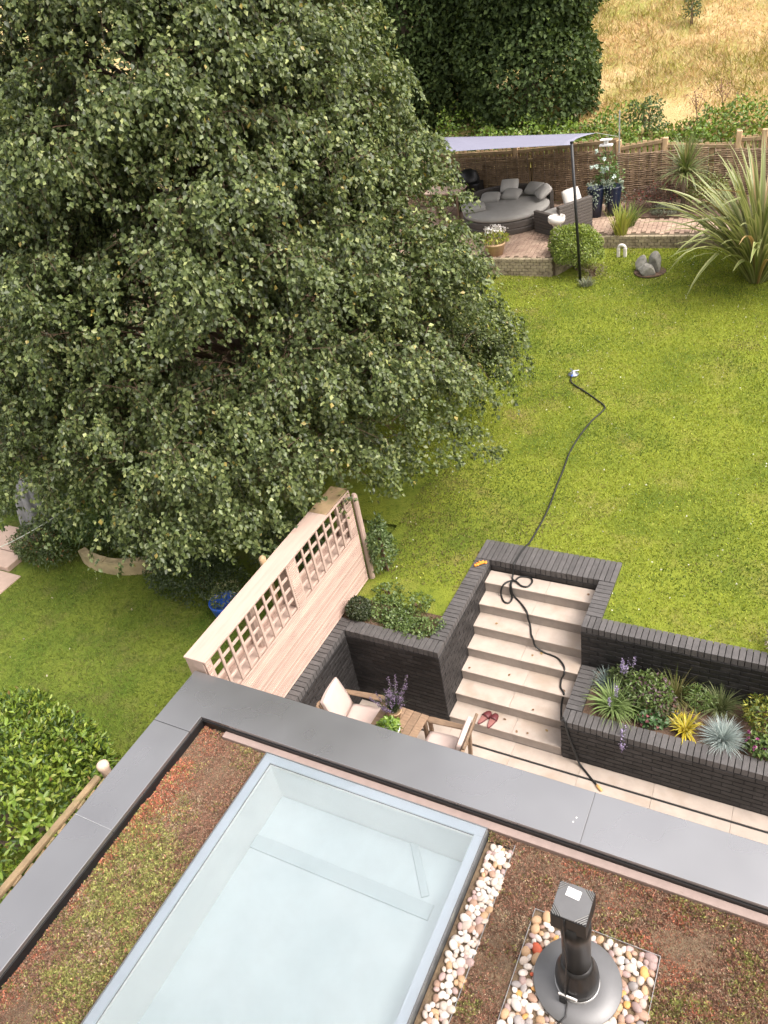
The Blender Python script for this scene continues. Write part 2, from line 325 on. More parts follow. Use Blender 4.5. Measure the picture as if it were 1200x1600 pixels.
# ================================================================== garden walls of dark brick
def bevel_box(name, sx, sy, sz, m, b=0.004):
    return MB().box(-sx/2, sx/2, -sy/2, sy/2, -sz/2, sz/2).mesh(name, m, b)
BR = {}
def brick_mesh(l, w, h, m='brick'):
    k = (round(l, 3), round(w, 3), round(h, 3), m)
    if k not in BR: BR[k] = bevel_box('brick', l, w, h, m, 0.0028)
    return BR[k]
ZL = 1.434; RS = 0.1771; TD = 0.272
def face_bricks(parent, p0, ax, length, z0, z1, nrm, keep=None, off=0):
    """stretcher bond slips standing proud of a mortar core; p0 start on the face plane, ax unit dir, nrm outward unit normal"""
    pitch = 0.225; ch = 0.075; n = int((z1-z0)/ch+0.01); rot = math.atan2(ax[1], ax[0]); d = 0.06
    for c in range(n):
        z = z1-(c+0.5)*ch; x = -(0.1125 if (c+off) % 2 else 0)
        while x < length-0.02:
            a = max(x, 0); b = min(x+pitch-0.010, length); x += pitch
            if b-a < 0.03: continue
            m = (a+b)/2
            if keep and not keep(m, z): continue
            j = random.uniform(-0.0015, 0.0015)
            put('brick', brick_mesh(b-a, d, 0.065), parent, (p0[0]+ax[0]*m-nrm[0]*(d/2-0.004+j), p0[1]+ax[1]*m-nrm[1]*(d/2-0.004+j), z), (0, 0, rot))
def cap_bricks(parent, x0, x1, y0, y1, along, ztop=ZL, h=0.1025, rows=1):
    """brick on edge coping over a rectangle"""
    a0, a1 = (x0, x1) if along == 'x' else (y0, y1); c0, c1 = (y0, y1) if along == 'x' else (x0, x1)
    n = max(1, round((a1-a0)/0.075)); p = (a1-a0)/n; w = (c1-c0)/rows
    for r_ in range(rows):
        cc = c0+(r_+0.5)*w
        for i in range(n):
            a = a0+(i+0.5)*p; z = ztop-h/2+random.uniform(-0.002, 0.002); me = brick_mesh(p-0.008, w-0.006, h, 'coping_brick')
            put('coping_brick', me, parent, (a, cc, z) if along == 'x' else (cc, a, z), (0, 0, random.uniform(-0.006, 0.006) + (0 if along == 'x' else PI/2)))
H = 0.1025
# wall left of the steps + the cross kerb at the top + wall right of the steps
w1 = thing('stair_wall', (0, 1.2, 0), 'dark brick wall along the left side of the steps, turning across their top', 'wall')
MB().box(-0.205, -0.006, 0.20, 1.905, 0, ZL-H).box(-0.205, 1.785, 1.907, 2.33, 0, ZL-H).obj('mortar_core', 'mortar', w1)
face_bricks(w1, (0, -0.0196), (0, 1), 1.92, 0.0, ZL-H, (1, 0), keep=lambda m, z: z > ((m-0.02)//TD)*RS-0.03)
face_bricks(w1, (1.575, 1.901), (-1, 0), 1.575, 7*RS-0.01, ZL-H, (0, -1))
cap_bricks(w1, -0.2134, 0.0, 0.205, 1.896, 'y'); cap_bricks(w1, -0.2134, 1.79, 1.901, 2.341, 'x', rows=1)
w2 = thing('retaining_wall', (-0.7, 0.1, 0), 'dark brick retaining wall behind the patio table, left of the steps', 'wall')
MB().box(-1.39, -0.006, -0.0136, 0.19, 0, ZL-H).obj('mortar_core', 'mortar', w2)
face_bricks(w2, (-1.388, -0.0196), (1, 0), 1.388, 0.0, ZL-H, (0, -1))
cap_bricks(w2, -1.39, 0.0, -0.0196, 0.2, 'x')
w3 = thing('side_wall', (-1.47, -1.1, 0), 'dark brick wall under the slatted screen at the patio edge', 'wall')
MB().box(-1.78, -1.398, -2.30, 0.19, 0, ZL-H).obj('mortar_core', 'mortar', w3)
face_bricks(w3, (-1.392, -2.30), (0, 1), 2.28, 0.0, ZL-H, (1, 0), off=1)
cap_bricks(w3, -1.56, -1.394, -2.30, 0.2, 'y')
w4 = thing('retaining_wall', (3.5, 1.1, 0), 'dark brick retaining wall holding up the lawn behind the planter', 'wall')
MB().box(1.581, 7.0, 0.984, 1.19, 0, ZL-H).box(1.581, 1.785, 1.19, 1.90, 0, ZL-H).obj('mortar_core', 'mortar', w4)
face_bricks(w4, (1.5755, 0.978), (1, 0), 3.2, 0.60, ZL-H, (0, -1))
face_bricks(w4, (1.5755, 1.90), (0, -1), 0.91, 0.35, ZL-H, (-1, 0))
cap_bricks(w4, 1.5755, 5.6, 0.978, 1.202, 'x'); cap_bricks(w4, 1.5755, 1.79, 1.206, 1.896, 'y')
ZP = 0.732
w5 = thing('raised_planter', (3.5, 0.5, 0), 'low dark brick planter full of grasses to the right of the steps', 'planter')
MB().box(1.585, 7.0, -0.006, 0.19, 0, ZP-H).box(1.585, 1.785, 0.19, 0.975, 0, ZP-H).obj('mortar_core', 'mortar', w5)
face_bricks(w5, (1.579, -0.0125), (1, 0), 3.6, 0.0, ZP-H, (0, -1))
face_bricks(w5, (1.579, 0.97), (0, -1), 0.97, 0.0, ZP-H, (-1, 0), keep=lambda m, z: z > ((0.97-m)//TD+1)*RS-0.03)
cap_bricks(w5, 1.579, 5.6, -0.0125, 0.203, 'x', ZP); cap_bricks(w5, 1.579, 1.79, 0.207, 0.972, 'y', ZP)
X_ = patch('planter_soil', 1.78, 7.0, 0.19, 0.985, 60, 14, lambda x, y: 0.665+0.015*np.sin(x*9)*np.sin(y*11), 'soil', w5)

# ================================================================== steps and patio paving
st = thing('garden_steps', (0.78, 0.95, 0), 'flight of seven pale stone steps up to the lawn', 'steps')
MB().prism([(0, 0), (1.575, 0), (1.575, 1.9), (0, 1.9)], 0, 0.02).obj('footing', 'grout', st)
for k in range(1, 8):
    y0 = (k-1)*TD; z = k*RS; xs = [0.004, 0.90 if k % 2 else 0.78, 1.571]
    for a, b in zip(xs, xs[1:]):
        MB().box(a+0.0012, b-0.0012, y0-0.006, min(y0+TD+0.03, 1.897), z-0.022, z).obj('tread', 'cream_stone', st, 0.003)
    for a, b in zip(xs, xs[1:]):
        MB().box(a+0.0010, b-0.0010, y0+0.004, y0+0.10, z-RS+0.0005, z-0.0235).obj('riser', 'riser_stone', st, 0.002)
patio = MB().box(-1.78, 9, -2.6, 0.9, -0.30, -0.03).obj('patio', 'grout'); tag(patio, 'sunken patio of cream slabs at the foot of the steps', None, None, 'structure')
for (ya, yb) in ((-0.205, 0.06), (-0.235-0.595, -0.235), (-0.235-1.195, -0.235-0.6), (-0.235-1.795, -0.235-1.2), (-2.45, -2.035)):
    x = -1.75+random.uniform(0, 0.5)*0
    while x < 6:
        MB().box(x+0.0015, x+0.8985, ya+0.0015, yb-0.0015, -0.05, 0).obj('slab', 'cream_stone', patio, 0.002); x += 0.9
MB().box(-1.75, 6, -0.235, -0.205, -0.05, -0.012).obj('slot_drain', 'slot', patio)

# ================================================================== house extension: walls, parapet, green roof
ZR = 2.90
ext = thing('house_extension', (1.5, -4.5, 0), 'flat roofed house extension with grey metal parapet and sedum roof', 'building')
MB().box(-1.66, -1.50, -6.8, -2.32, 0, 2.86).obj('wall', 'house_wall', ext)
MB().box(-1.498, 8, -2.47, -2.32, 2.30, 2.86).obj('lintel', 'dark_metal', ext)
GX0, GX1, GY, GY2, GZ = -0.385, 1.859, -2.866, -6.0, 2.852
ZS = 2.775; ZB = 2.33
# roof deck with the roof light opening
oi = (GX0+0.10, GX1-0.10, GY2+0.1, GY-0.10)
MB().box(-1.26, oi[0]-0.03, -6.8, -2.77, 2.46, ZS-0.03).box(oi[1]+0.03, 8, -6.8, -2.77, 2.46, ZS-0.03).box(oi[0]-0.03, oi[1]+0.03, oi[3]+0.03, -2.77, 2.46, ZS-0.03).box(oi[0]-0.03, oi[1]+0.03, -6.8, oi[2]-0.03, 2.46, ZS-0.03).obj('roof_deck', 'membrane', ext)
MB().box(-1.50, -1.262, -6.8, -2.77, 2.3, 2.84).box(-1.50, 8, -2.768, -2.472, 2.45, 2.84).obj('parapet_wall', 'membrane', ext)
# coping panels: sheet metal with a lip on both sides
def cop(x0, x1, y0, y1):
    m = MB().box(x0, x1, y0, y1, ZR-0.045, ZR)
    return m.obj('coping_panel', 'coping_metal', ext, 0.004, 2, smooth=False)
XO, XI, YO, YI = -1.704, -1.2456, -2.2719, -2.7669
cop(XO, XI-0.001, -4.10, -2.965); cop(XO, XI-0.001, -6.8, -4.104)
# corner panel is L shaped
MB().prism([(XO, -2.961), (XI, -2.961), (XI, YI), (2.598, YI), (2.598, YO), (XO, YO)], ZR-0.045, ZR).obj('coping_panel', 'coping_metal', ext, 0.004, 2)
for a, b in ((2.600, 5.6), (5.604, 8.2)): cop(a, b, YI, YO)
for y in (-4.102,): MB().box(XO+0.001, XI-0.002, y-0.003, y+0.003, ZR-0.02, ZR+0.0015).obj('coping_seam', 'galv', ext)
MB().box(2.5965, 2.6015, YI+0.002, YO-0.002, ZR-0.02, ZR+0.0012).obj('coping_seam', 'flue_grey', ext)
for px_ in (2.50, 2.515): MB().lathe([(0.007, 0), (0.007, 0.0015), (0.004, 0.003)], 10, (px_, -2.60+(px_-2.5)*3, ZR+0.0002)).obj('rivet', 'label_white', ext, smooth=True)
# dark inner drop, pink trim strip along the front parapet
MB().box(XI+0.004, 8, YI-0.012, YI-0.002, 2.70, ZR-0.047).box(XI-0.002, XI+0.008, -6.8, YI-0.014, 2.70, ZR-0.047).obj('inner_flashing', 'black_metal', ext)
MB().box(-0.95, 8, YI-0.085, YI-0.014, ZS-0.02, ZS+0.04).obj('trim_strip', 'sill_pink', ext, 0.006, 2)
sed = MB().box(XI+0.012, GX0-0.004, -6.7, YI-0.087, ZS-0.028, ZS-0.006).box(GX1+0.21, 7.9, -6.7, YI-0.087, ZS-0.028, ZS-0.006).box(GX0-0.004, GX1+0.21, GY+0.004, YI-0.087, ZS-0.028, ZS-0.006).obj('sedum_substrate', 'sedum_soil', ext)
# house wall behind the viewpoint
hw = MB().box(-1.7, 14, -7.2, -6.82, 2.9, 10.5).obj('house_back_wall', 'house_wall'); tag(hw, 'rear wall of the house above the flat roof', None, None, 'structure')
# light shaft seen through the roof light
rm = thing('light_shaft', (0.74, -4.4, 2.3), 'white plastered light shaft under the roof light', 'shaft', kind='structure')
x0, x1, y0, y1 = oi
MB().box(x0-0.028, x0, y0, y1, ZB-0.1, 2.80).box(x1, x1+0.028, y0, y1, ZB-0.1, 2.80).box(x0-0.028, x1+0.028, y1, y1+0.028, ZB-0.1, 2.80).box(x0-0.028, x1+0.028, y0-0.028, y0, ZB-0.1, 2.80).obj('shaft_wall', 'room_white', rm)
# roof light
rl = thing('roof_light', (0.74, -4.4, ZS), 'large flat glass roof light with pale frame set in the sedum roof', 'roof light')
def ring(x0, x1, y0, y1, w, z0, z1):
    return MB().box(x0, x1, y1-w, y1, z0, z1).box(x0, x1, y0, y0+w, z0, z1).box(x0, x0+w, y0+w, y1-w, z0, z1).box(x1-w, x1, y0+w, y1-w, z0, z1)
ring(GX0, GX1, GY2, GY, 0.085, ZS-0.10, GZ-0.032).obj('kerb', 'frame_grey', rl, 0.003)
ring(GX0+0.006, GX1-0.006, GY2+0.006, GY-0.006, 0.085, GZ-0.0305, GZ-0.013).obj('frame', 'frit', rl, 0.002)
gm, gt, gb = nodes('glass'); gt.nodes.remove(gb)
gl = gt.nodes.new('ShaderNodeBsdfGlossy'); gl.inputs['Roughness'].default_value = 0.015; gl.inputs['Color'].default_value = (0.96, 1.0, 1.0, 1)
tp = gt.nodes.new('ShaderNodeBsdfTransparent'); tp.inputs['Color'].default_value = (0.95, 0.985, 0.98, 1)
fr = gt.nodes.new('ShaderNodeFresnel'); fr.inputs['IOR'].default_value = 1.9
mxg = gt.nodes.new('ShaderNodeMixShader'); gt.links.new(fr.outputs[0], mxg.inputs[0]); gt.links.new(tp.outputs[0], mxg.inputs[1]); gt.links.new(gl.outputs[0], mxg.inputs[2])
gdf = gt.nodes.new('ShaderNodeBsdfDiffuse'); gdf.inputs['Color'].default_value = (0.72, 0.76, 0.78, 1); gmx = gt.nodes.new('ShaderNodeMixShader')
gtc = gt.nodes.new('ShaderNodeTexCoord'); gnz = gt.nodes.new('ShaderNodeTexNoise'); gnz.inputs['Scale'].default_value = 2.4; gnz.inputs['Detail'].default_value = 7; gmr = gt.nodes.new('ShaderNodeMapRange')
gmr.inputs['From Min'].default_value = 0.35; gmr.inputs['From Max'].default_value = 0.75; gmr.inputs['To Min'].default_value = 0.09; gmr.inputs['To Max'].default_value = 0.14
gt.links.new(gtc.outputs['Object'], gnz.inputs['Vector']); gt.links.new(gnz.outputs[0], gmr.inputs['Value']); gt.links.new(gmr.outputs[0], gmx.inputs[0]); gt.links.new(mxg.outputs[0], gmx.inputs[1]); gt.links.new(gdf.outputs[0], gmx.inputs[2])
gt.links.new(gmx.outputs[0], gt.nodes['Material Output'].inputs['Surface'])
MB().add([(GX0+0.004, GY2+0.004, GZ), (GX1-0.004, GY2+0.004, GZ), (GX1-0.004, GY-0.004, GZ), (GX0+0.004, GY-0.004, GZ)], [(0, 1, 2, 3)]).obj('pane', 'glass', rl)
ring(GX0+0.002, GX1-0.002, GY2+0.002, GY-0.002, 0.006, GZ-0.0125, GZ+0.001).obj('edge_seal', 'flue_grey', rl)

MB().box(x0+0.003, x1-0.003, y0+0.003, y1-0.003, ZB-0.012, ZB).obj('added_panel', 'panel_pale', rl)  # pale panel added across the shaft foot to brighten the roof light
MB().box(x0+0.004, x1-0.22, -3.55, -3.41, ZB+0.001, ZB+0.016).obj('added_bar', 'bar_pale', rl, 0.004)  # added bars, standing in for faint unidentified shapes under the glass
MB().box(-0.035, 0.035, -0.26, 0.26, 0, 0.016, Matrix.Translation((x1-0.47, -3.16, ZB+0.001)) @ Matrix.Rotation(0.62, 4, 'Z')).obj('added_bar', 'bar_pale', rl, 0.004)

# ================================================================== sedum, pebbles, flue on the roof
def sedum():
    def region(x0, x1, y0, y1, dens, hole=None):
        n = int((x1-x0)*(y1-y0)*dens); P = np.stack([RNG.uniform(x0, x1, n), RNG.uniform(y0, y1, n), np.full(n, ZS-0.008)], 1)
        if hole: P = P[~((P[:, 0] > hole[0]) & (P[:, 0] < hole[1]) & (P[:, 1] > hole[2]) & (P[:, 1] < hole[3]))]
        return P
    hole = (2.41, 3.335, -4.30, -3.335)
    P = np.concatenate([region(XI+0.02, GX0-0.01, -5.8, YI-0.09, 15000), region(GX1+0.25, 4.5, -4.3, YI-0.09, 13000, hole), region(XI+0.3, GX0-0.005, YI-0.097, YI-0.05, 0), region(GX1+0.02, GX1+0.26, -2.93, YI-0.09, 14000),
                        region(XI+0.02, -0.96, YI-0.09, YI-0.02, 9000), region(4.5, 7.5, -6.6, YI-0.09, 3500), region(GX1+0.25, 4.5, -6.6, -4.3, 3500), region(XI+0.02, GX0-0.01, -6.6, -5.8, 5000)])
    xy = P[:, :2]; n = len(P)
    a = vnoise(xy, 3.1, 1)+0.55*vnoise(xy, 11, 2)+0.35*vnoise(xy, 31, 3); b = vnoise(xy, 4.3, 4)+0.6*vnoise(xy, 14, 5); c = vnoise(xy, 7, 6)+0.5*vnoise(xy, 25, 7)
    left = xy[:, 0] < 0.5
    edge = np.clip((XI+0.30-xy[:, 0])/0.3, 0, 1)*left
    col = pick([(4, (0.25, 0.14, 0.092)), (3, (0.29, 0.15, 0.095)), (2, (0.16, 0.10, 0.066)), (1.5, (0.33, 0.25, 0.165))], n, 0.3)
    g = pick([(3, (0.25, 0.25, 0.07)), (2, (0.34, 0.34, 0.10)), (1, (0.15, 0.17, 0.045))], n, 0.3)
    rr = pick([(2, (0.38, 0.135, 0.075)), (1, (0.48, 0.19, 0.10))], n, 0.3); st_ = pick([(1, (0.40, 0.32, 0.21)), (1, (0.27, 0.20, 0.13))], n, 0.3)
    gm_ = RNG.random(n) < np.clip(0.16+0.42*a+0.16*left, 0.02, 0.95); col[gm_] = g[gm_]
    rm_ = RNG.random(n) < np.clip(-0.12+0.36*b+0.45*edge, 0.01, 0.6); col[rm_] = rr[rm_]
    sm_ = RNG.random(n) < np.clip(-0.25+0.45*c, 0.0, 0.7); col[sm_] = st_[sm_]
    h = 0.014+0.012*np.clip(a+0.5, 0, 1.5); parts = []
    P[:, 2] += np.clip(vnoise(xy, 6, 9), -1, 1)*0.006
    for k in range(3):
        az = RNG.uniform(0, 6.28, n); tl = RNG.uniform(0.3, 1.2, n)
        D = np.stack([np.cos(az)*np.sin(tl), np.sin(az)*np.sin(tl), np.cos(tl)], 1)
        parts.append(leaves(P+rnd(n, 0.003)*[1, 1, 0], D, rnd(n)+[0, 0, .3], h*RNG.uniform(0.7, 1.4, n), h*RNG.uniform(0.45, 0.8, n), (col*0.86+col.mean(1, keepdims=True)*0.14)*1.36*RNG.uniform(0.75, 1.25, (n, 1))))
    nobj('sedum', cat(parts), 'leaf_matt', ext, 'stuff')
sedum()
def pebble_meshes():
    out = []
    for s in range(6):
        bm = bmesh.new(); bmesh.ops.create_icosphere(bm, subdivisions=2, radius=0.5); r = random.Random(s)
        a = [Vector((r.uniform(-1, 1), r.uniform(-1, 1), r.uniform(-1, 1))).normalized() for _ in range(5)]; am = [r.uniform(-0.13, 0.13) for _ in a]
        for v in bm.verts:
            d = v.co.normalized(); v.co *= 1+sum(m*d.dot(q)**2 for m, q in zip(am, a)); v.co.z *= 0.62; v.co.x *= 1.22
        me = bpy.data.meshes.new('pebble'); bm.to_mesh(me); bm.free(); me.shade_smooth(); out.append(me)
    return out
PM = {}
base_p = pebble_meshes()
def pebble(parent, x, y, z, s, kind, sink=0):
    k = (random.randrange(6), kind)
    if k not in PM:
        me = base_p[k[0]].copy(); me.materials.append(MATS['pebble_'+kind]); PM[k] = me
    put('pebble', PM[k], parent, (x, y, z), (random.uniform(-.35, .35), random.uniform(-.35, .35), random.uniform(0, 6.28)), scale=(s*random.uniform(0.9, 1.15), s*random.uniform(0.85, 1.1), s*random.uniform(0.85, 1.1)))
def pack(x0, x1, y0, y1, smin, smax, n, ok=lambda x, y: True, f=0.86):
    pts = []
    for _ in range(n*40):
        if len(pts) >= n: break
        s = random.uniform(smin, smax)*(0.75 if random.random() < 0.35 else 1); x = random.uniform(x0, x1); y = random.uniform(y0, y1)
        if not ok(x, y): continue
        if all((x-a)**2+(y-b)**2 > ((s+c)*0.5*f)**2 for a, b, c in pts): pts.append((x, y, s))
    return pts
pb1 = thing('pebble_border', (2.0, -3.8, ZS-0.03), 'strip of white pebbles along the side of the glass roof light', 'pebbles')
MB().box(GX1+0.012, GX1+0.245, -5.4, -2.935, ZS-0.027, ZS-0.018).obj('tray', 'sedum_soil', pb1)
MB().box(GX1+0.243, GX1+0.2455, -5.4, -2.90, ZS-0.02, ZS+0.016).obj('edging_strip', 'galv', pb1)
for x, y, s in pack(GX1+0.065, GX1+0.232, -4.75, -2.95, 0.042, 0.072, 225, f=0.76): pebble(pb1, x, y, ZS-0.004+random.uniform(0, 0.016), s, random.choices(['white', 'cream', 'tan', 'rose', 'brown'], [9, 5, 1.6, 1.5, 0.8])[0])
pb2 = thing('pebble_bed', (2.87, -3.8, ZS-0.03), 'square bed of white, tan and amber pebbles around the flue', 'pebbles')
MB().box(2.413, 3.331, -4.35, -3.337, ZS-0.027, ZS-0.018).obj('tray', 'sedum_soil', pb2)
for bx in ((2.411, 3.333, -3.338, -3.3355), (2.4095, 2.412, -4.35, -3.3355), (3.331, 3.3335, -4.35, -3.3355)): MB().box(*bx, ZS-0.02, ZS+0.016).obj('edging_strip', 'galv', pb2)
FX, FY = 2.842, -3.725
for x, y, s in pack(2.44, 3.305, -4.30, -3.365, 0.046, 0.082, 255, ok=lambda x, y: (x-FX)**2+(y-FY)**2 > 0.285**2, f=0.80):
    pebble(pb2, x, y, ZS-0.004+random.uniform(0, 0.016), s, random.choices(['white', 'cream', 'tan', 'brown', 'rose', 'grey', 'amber', 'red'], [7, 4.5, 4.5, 3, 3.4, 2, 1.6, 0.25])[0])
# flue with square cowl
fl = thing('roof_flue', (FX, FY, ZS), 'dark metal flue pipe with square louvred cowl on a round base plate', 'flue')
z = ZS+0.03; c0 = (FX, FY, z)
MB().lathe([(0.0, 0), (0.302, 0), (0.305, 0.004), (0.302, 0.009), (0.16, 0.013), (0.0, 0.013)], 72, c0).obj('base_plate', 'flue_grey', fl, smooth=True)
MB().lathe([(0.150, 0.013), (0.152, 0.10), (0.145, 0.17), (0.115, 0.27), (0.100, 0.31), (0.0, 0.31)], 48, c0).obj('collar', 'flue_dark', fl, smooth=True)
MB().lathe([(0.155, 0.012), (0.156, 0.020), (0.150, 0.026)], 48, c0).obj('collar_ring', 'galv', fl, smooth=True)
pipe = MB().lathe([(0.096, 0.30), (0.096, 0.70), (0.10, 0.72), (0.10, 0.90)], 40, c0).obj('pipe', 'flue_dark', fl, smooth=True)
bx0, bx1, by0, by1, bz0, bz1 = FX-0.135, FX+0.095, FY-0.095, FY+0.14, z+0.86, z+1.03
cw = MB().box(bx0, bx1, by0, by1, bz0, bz1-0.012).obj('cowl', 'black_metal', fl, 0.006, 2)
cx, cy = (bx0+bx1)/2, (by0+by1)/2; hx, hy = (bx1-bx0)/2, (by1-by0)/2
oct_ = [(cx+hx*a, cy+hy*b) for a, b in ((-0.98, -0.30), (-0.30, -0.98), (0.30, -0.98), (0.98, -0.30), (0.98, 0.30), (0.30, 0.98), (-0.30, 0.98), (-0.98, 0.30))]
MB().prism(oct_, bz1-0.012, bz1).obj('lid', 'flue_grey', cw, 0.002)
for sx in (-1, 1):
    for sy in (-1, 1):
        for k in range(4):
            d = 0.42+0.145*k; a = (cx+sx*hx*0.96, cy+sy*hy*(d-0.06)); b = (cx+sx*hx*(d-0.06), cy+sy*hy*0.96)
            MB().tube([(a[0], a[1], bz1-0.006), (b[0], b[1], bz1-0.004)], 0.0048, 5).obj('louvre', 'louvre_grey', cw)
MB().box(-0.045, 0.045, -0.030, 0.030, 0.0, 0.0018, Matrix.Translation((cx-0.01, cy+0.055, bz1+0.0004)) @ Matrix.Rotation(-0.08, 4, 'Z')).obj('label_sticker', 'label_white', cw)
for k in range(3): MB().box(-0.036, 0.036-0.012*k, -0.0022, 0.0022, 0.0, 0.0005, Matrix.Translation((cx-0.01, cy+0.072-0.016*k, bz1+0.0024)) @ Matrix.Rotation(-0.08, 4, 'Z')).obj('sticker_print', 'cushion_pale', cw)
MB().tube([(cx-0.02, by0-0.006, bz1-0.01), (cx-0.025, by0-0.012, bz1-0.09), (FX-0.05, FY-0.10, z+0.7), (FX-0.035, FY-0.115, z+0.45), (FX-0.04, FY-0.16, z+0.2), (FX-0.03, FY-0.17, z+0.06), (FX-0.02, FY-0.19, z+0.03), (FX-0.01, FY-0.26, z+0.02), (FX-0.07, FY-0.36, z+0.01)], 0.0055, 6).obj('cable', 'flue_dark', fl, smooth=True)
MB().box(FX-0.085, FX+0.045, FY-0.172, FY-0.160, z+0.09, z+0.115).obj('clip', 'label_white', fl, 0.003)
MB().box(FX-0.075, FX-0.03, FY-0.185, FY-0.165, z+0.015, z+0.10).obj('bracket', 'black_metal', fl, 0.003)

# ================================================================== slatted cedar screen with two lattice windows
sc = thing('garden_screen', (-1.68, -0.6, 1.43), 'pale cedar slatted screen with two lattice windows beside the patio', 'screen')
FXs = -1.5502; Y0, Y1 = -2.235, 1.02
SLM = {}
def slat(y0, y1, zc, x=FXs, h=0.0235, t=0.020, nm='slat'):
    k = (round(y1-y0, 3), h, t)
    if k not in SLM: SLM[k] = MB().box(-t/2, t/2, -(y1-y0)/2, (y1-y0)/2, -h/2, h/2).mesh('slat', 'cedar', 0.003)
    put(nm, SLM[k], sc, (x-t/2+random.uniform(-0.0015, 0.0015), (y0+y1)/2, zc))
zc = 1.452
while zc < 2.305: slat(Y0, Y1, zc); zc += 0.0335
rows = [2.40, 2.57, 2.74, 2.91]; WIN = [(-2.07, 0.175, 9), (-0.315, 0.181, 7)]
wy = [(a-p/2, a+p*(n-0.5)) for a, p, n in WIN]
for zz in np.arange(2.318, 3.0, 0.0335):
    for a, b in ((Y0, wy[0][0]-0.012), (wy[0][1]+0.012, wy[1][0]-0.012), (wy[1][1]+0.012, Y1)):
        if b-a > 0.03 and zz < 2.99: slat(a, b, zz)
slat(Y0, Y1, 3.012)
BM = {}
def bar(y0, y1, z0, z1, x, t=0.02, nm='lattice_bar'):
    k = (round(y1-y0, 3), round(z1-z0, 3), t)
    if k not in BM: BM[k] = MB().box(-t/2, t/2, -(y1-y0)/2, (y1-y0)/2, -(z1-z0)/2, (z1-z0)/2).mesh('lattice_bar', 'cedar_board', 0.003)
    put(nm, BM[k], sc, (x-t/2, (y0+y1)/2, (z0+z1)/2))
for (a, p, n), (ya, yb) in zip(WIN, wy):
    for i in range(n+1): bar(ya+i*p-0.019, ya+i*p+0.019, 2.315, 2.995, FXs-0.006)
    for zz in (2.315, 2.485, 2.655, 2.825, 2.995): bar(ya-0.019, yb+0.019, zz-0.019, zz+0.019, FXs-0.0275)
    MB().box(FXs-0.25, FXs-0.052, ya-0.02, yb+0.02, 2.285, 2.305).obj('window_ledge', 'cedar_board', sc, 0.003)
for y in (Y0+0.05, -1.26, -0.50, 0.88): MB().box(-1.735, -1.635, y-0.05, y+0.05, 1.05, 3.02).obj('post', 'cedar_board', sc, 0.004)
zz = 1.30
while zz < 2.43: slat(Y0, Y1, zz, -1.80, 0.085, 0.018, 'back_board'); zz += 0.09
MB().box(-1.829, -1.535, Y0-0.015, 0.42, 3.028, 3.052).obj('cap_board', 'cedar_board', sc, 0.004)
MB().box(-1.829, -1.57, 0.424, Y1, 3.028, 3.050).obj('cap_board', 'fence_rail', sc, 0.004)
MB().box(-1.815, -1.575, Y0-0.012, Y0, 1.30, 3.027).obj('end_board', 'cedar_board', sc, 0.003)
MB().tube([(-1.86, -0.62, 1.2), (-1.86, -0.62, 3.02), (-1.86, -0.62, 3.10), (-1.86, -0.62, 3.13)], [0.045, 0.045, 0.045, 0.02], 10).obj('post_finial', 'fence_wood', sc, smooth=True)
fp = MB().tube([(-1.545, 1.11, 1.35), (-1.545, 1.11, 2.2), (-1.55, 1.11, 2.86), (-1.55, 1.11, 2.90)], [0.046, 0.045, 0.045, 0.028], 10).obj('fence_post', 'cedar_board', smooth=False); tag(fp, 'weathered round fence post just past the far end of the slatted screen', 'post')

# ================================================================== boundary fence by the laurel
bf = thing('boundary_fence', (-1.97, -5.2, 1.1), 'weathered timber fence top between the laurel and the grey coping', 'fence')
MB().box(-2.005, -1.935, -8.0, -3.62, 2.665, 2.71).obj('top_rail', 'fence_rail', bf, 0.01, 2)
y = -3.66; k = 0
BDM = [MB().box(-0.010, 0.012, -0.055, 0.055, -0.78-0.008*i, 0.78+0.012*i).mesh('board', 'fence_rail', 0.004) for i in range(3)]
while y > -7.9: put('board', BDM[k % 3], bf, (-1.918+0.008*(k % 2), y, 1.885), (random.uniform(-.01, .01), 0, 0.12)); y -= 0.135; k += 1
MB().tube([(-1.965, -3.53, 1.0), (-1.965, -3.53, 2.70), (-1.965, -3.53, 2.735), (-1.965, -3.53, 2.775), (-1.965, -3.53, 2.79)], [0.05, 0.05, 0.062, 0.058, 0.035], 14).obj('end_post', 'pale_wood', bf, smooth=True)

# ================================================================== patio furniture
def soft_box(mb_name, sx, sy, sz, m, parent, mtx, puff=0.35):
    """pillow: a subdivided box swollen in the middle and pinched at the rim"""
    bm = bmesh.new(); bmesh.ops.create_cube(bm, size=1); bmesh.ops.subdivide_edges(bm, edges=bm.edges, cuts=7, use_grid_fill=True)
    for v in bm.verts:
        x, y = v.co.x*2, v.co.y*2; e = (1-abs(x)**2.6)*(1-abs(y)**2.6); k = puff+(1-puff)*max(0, e)**0.45
        rr = 1-0.06*(abs(x*y))**2
        v.co = Vector((v.co.x*sx*(1-0.05*(1-abs(y))*0+0)*rr, v.co.y*sy*rr, v.co.z*sz*k+0.004*math.sin(x*5+y*4)*e))
    bm.transform(mtx); me = bpy.data.meshes.new(mb_name); bm.to_mesh(me); bm.free(); me.materials.append(MATS[m]); me.shade_smooth()
    return link(bpy.data.objects.new(mb_name, me), parent, world=False)
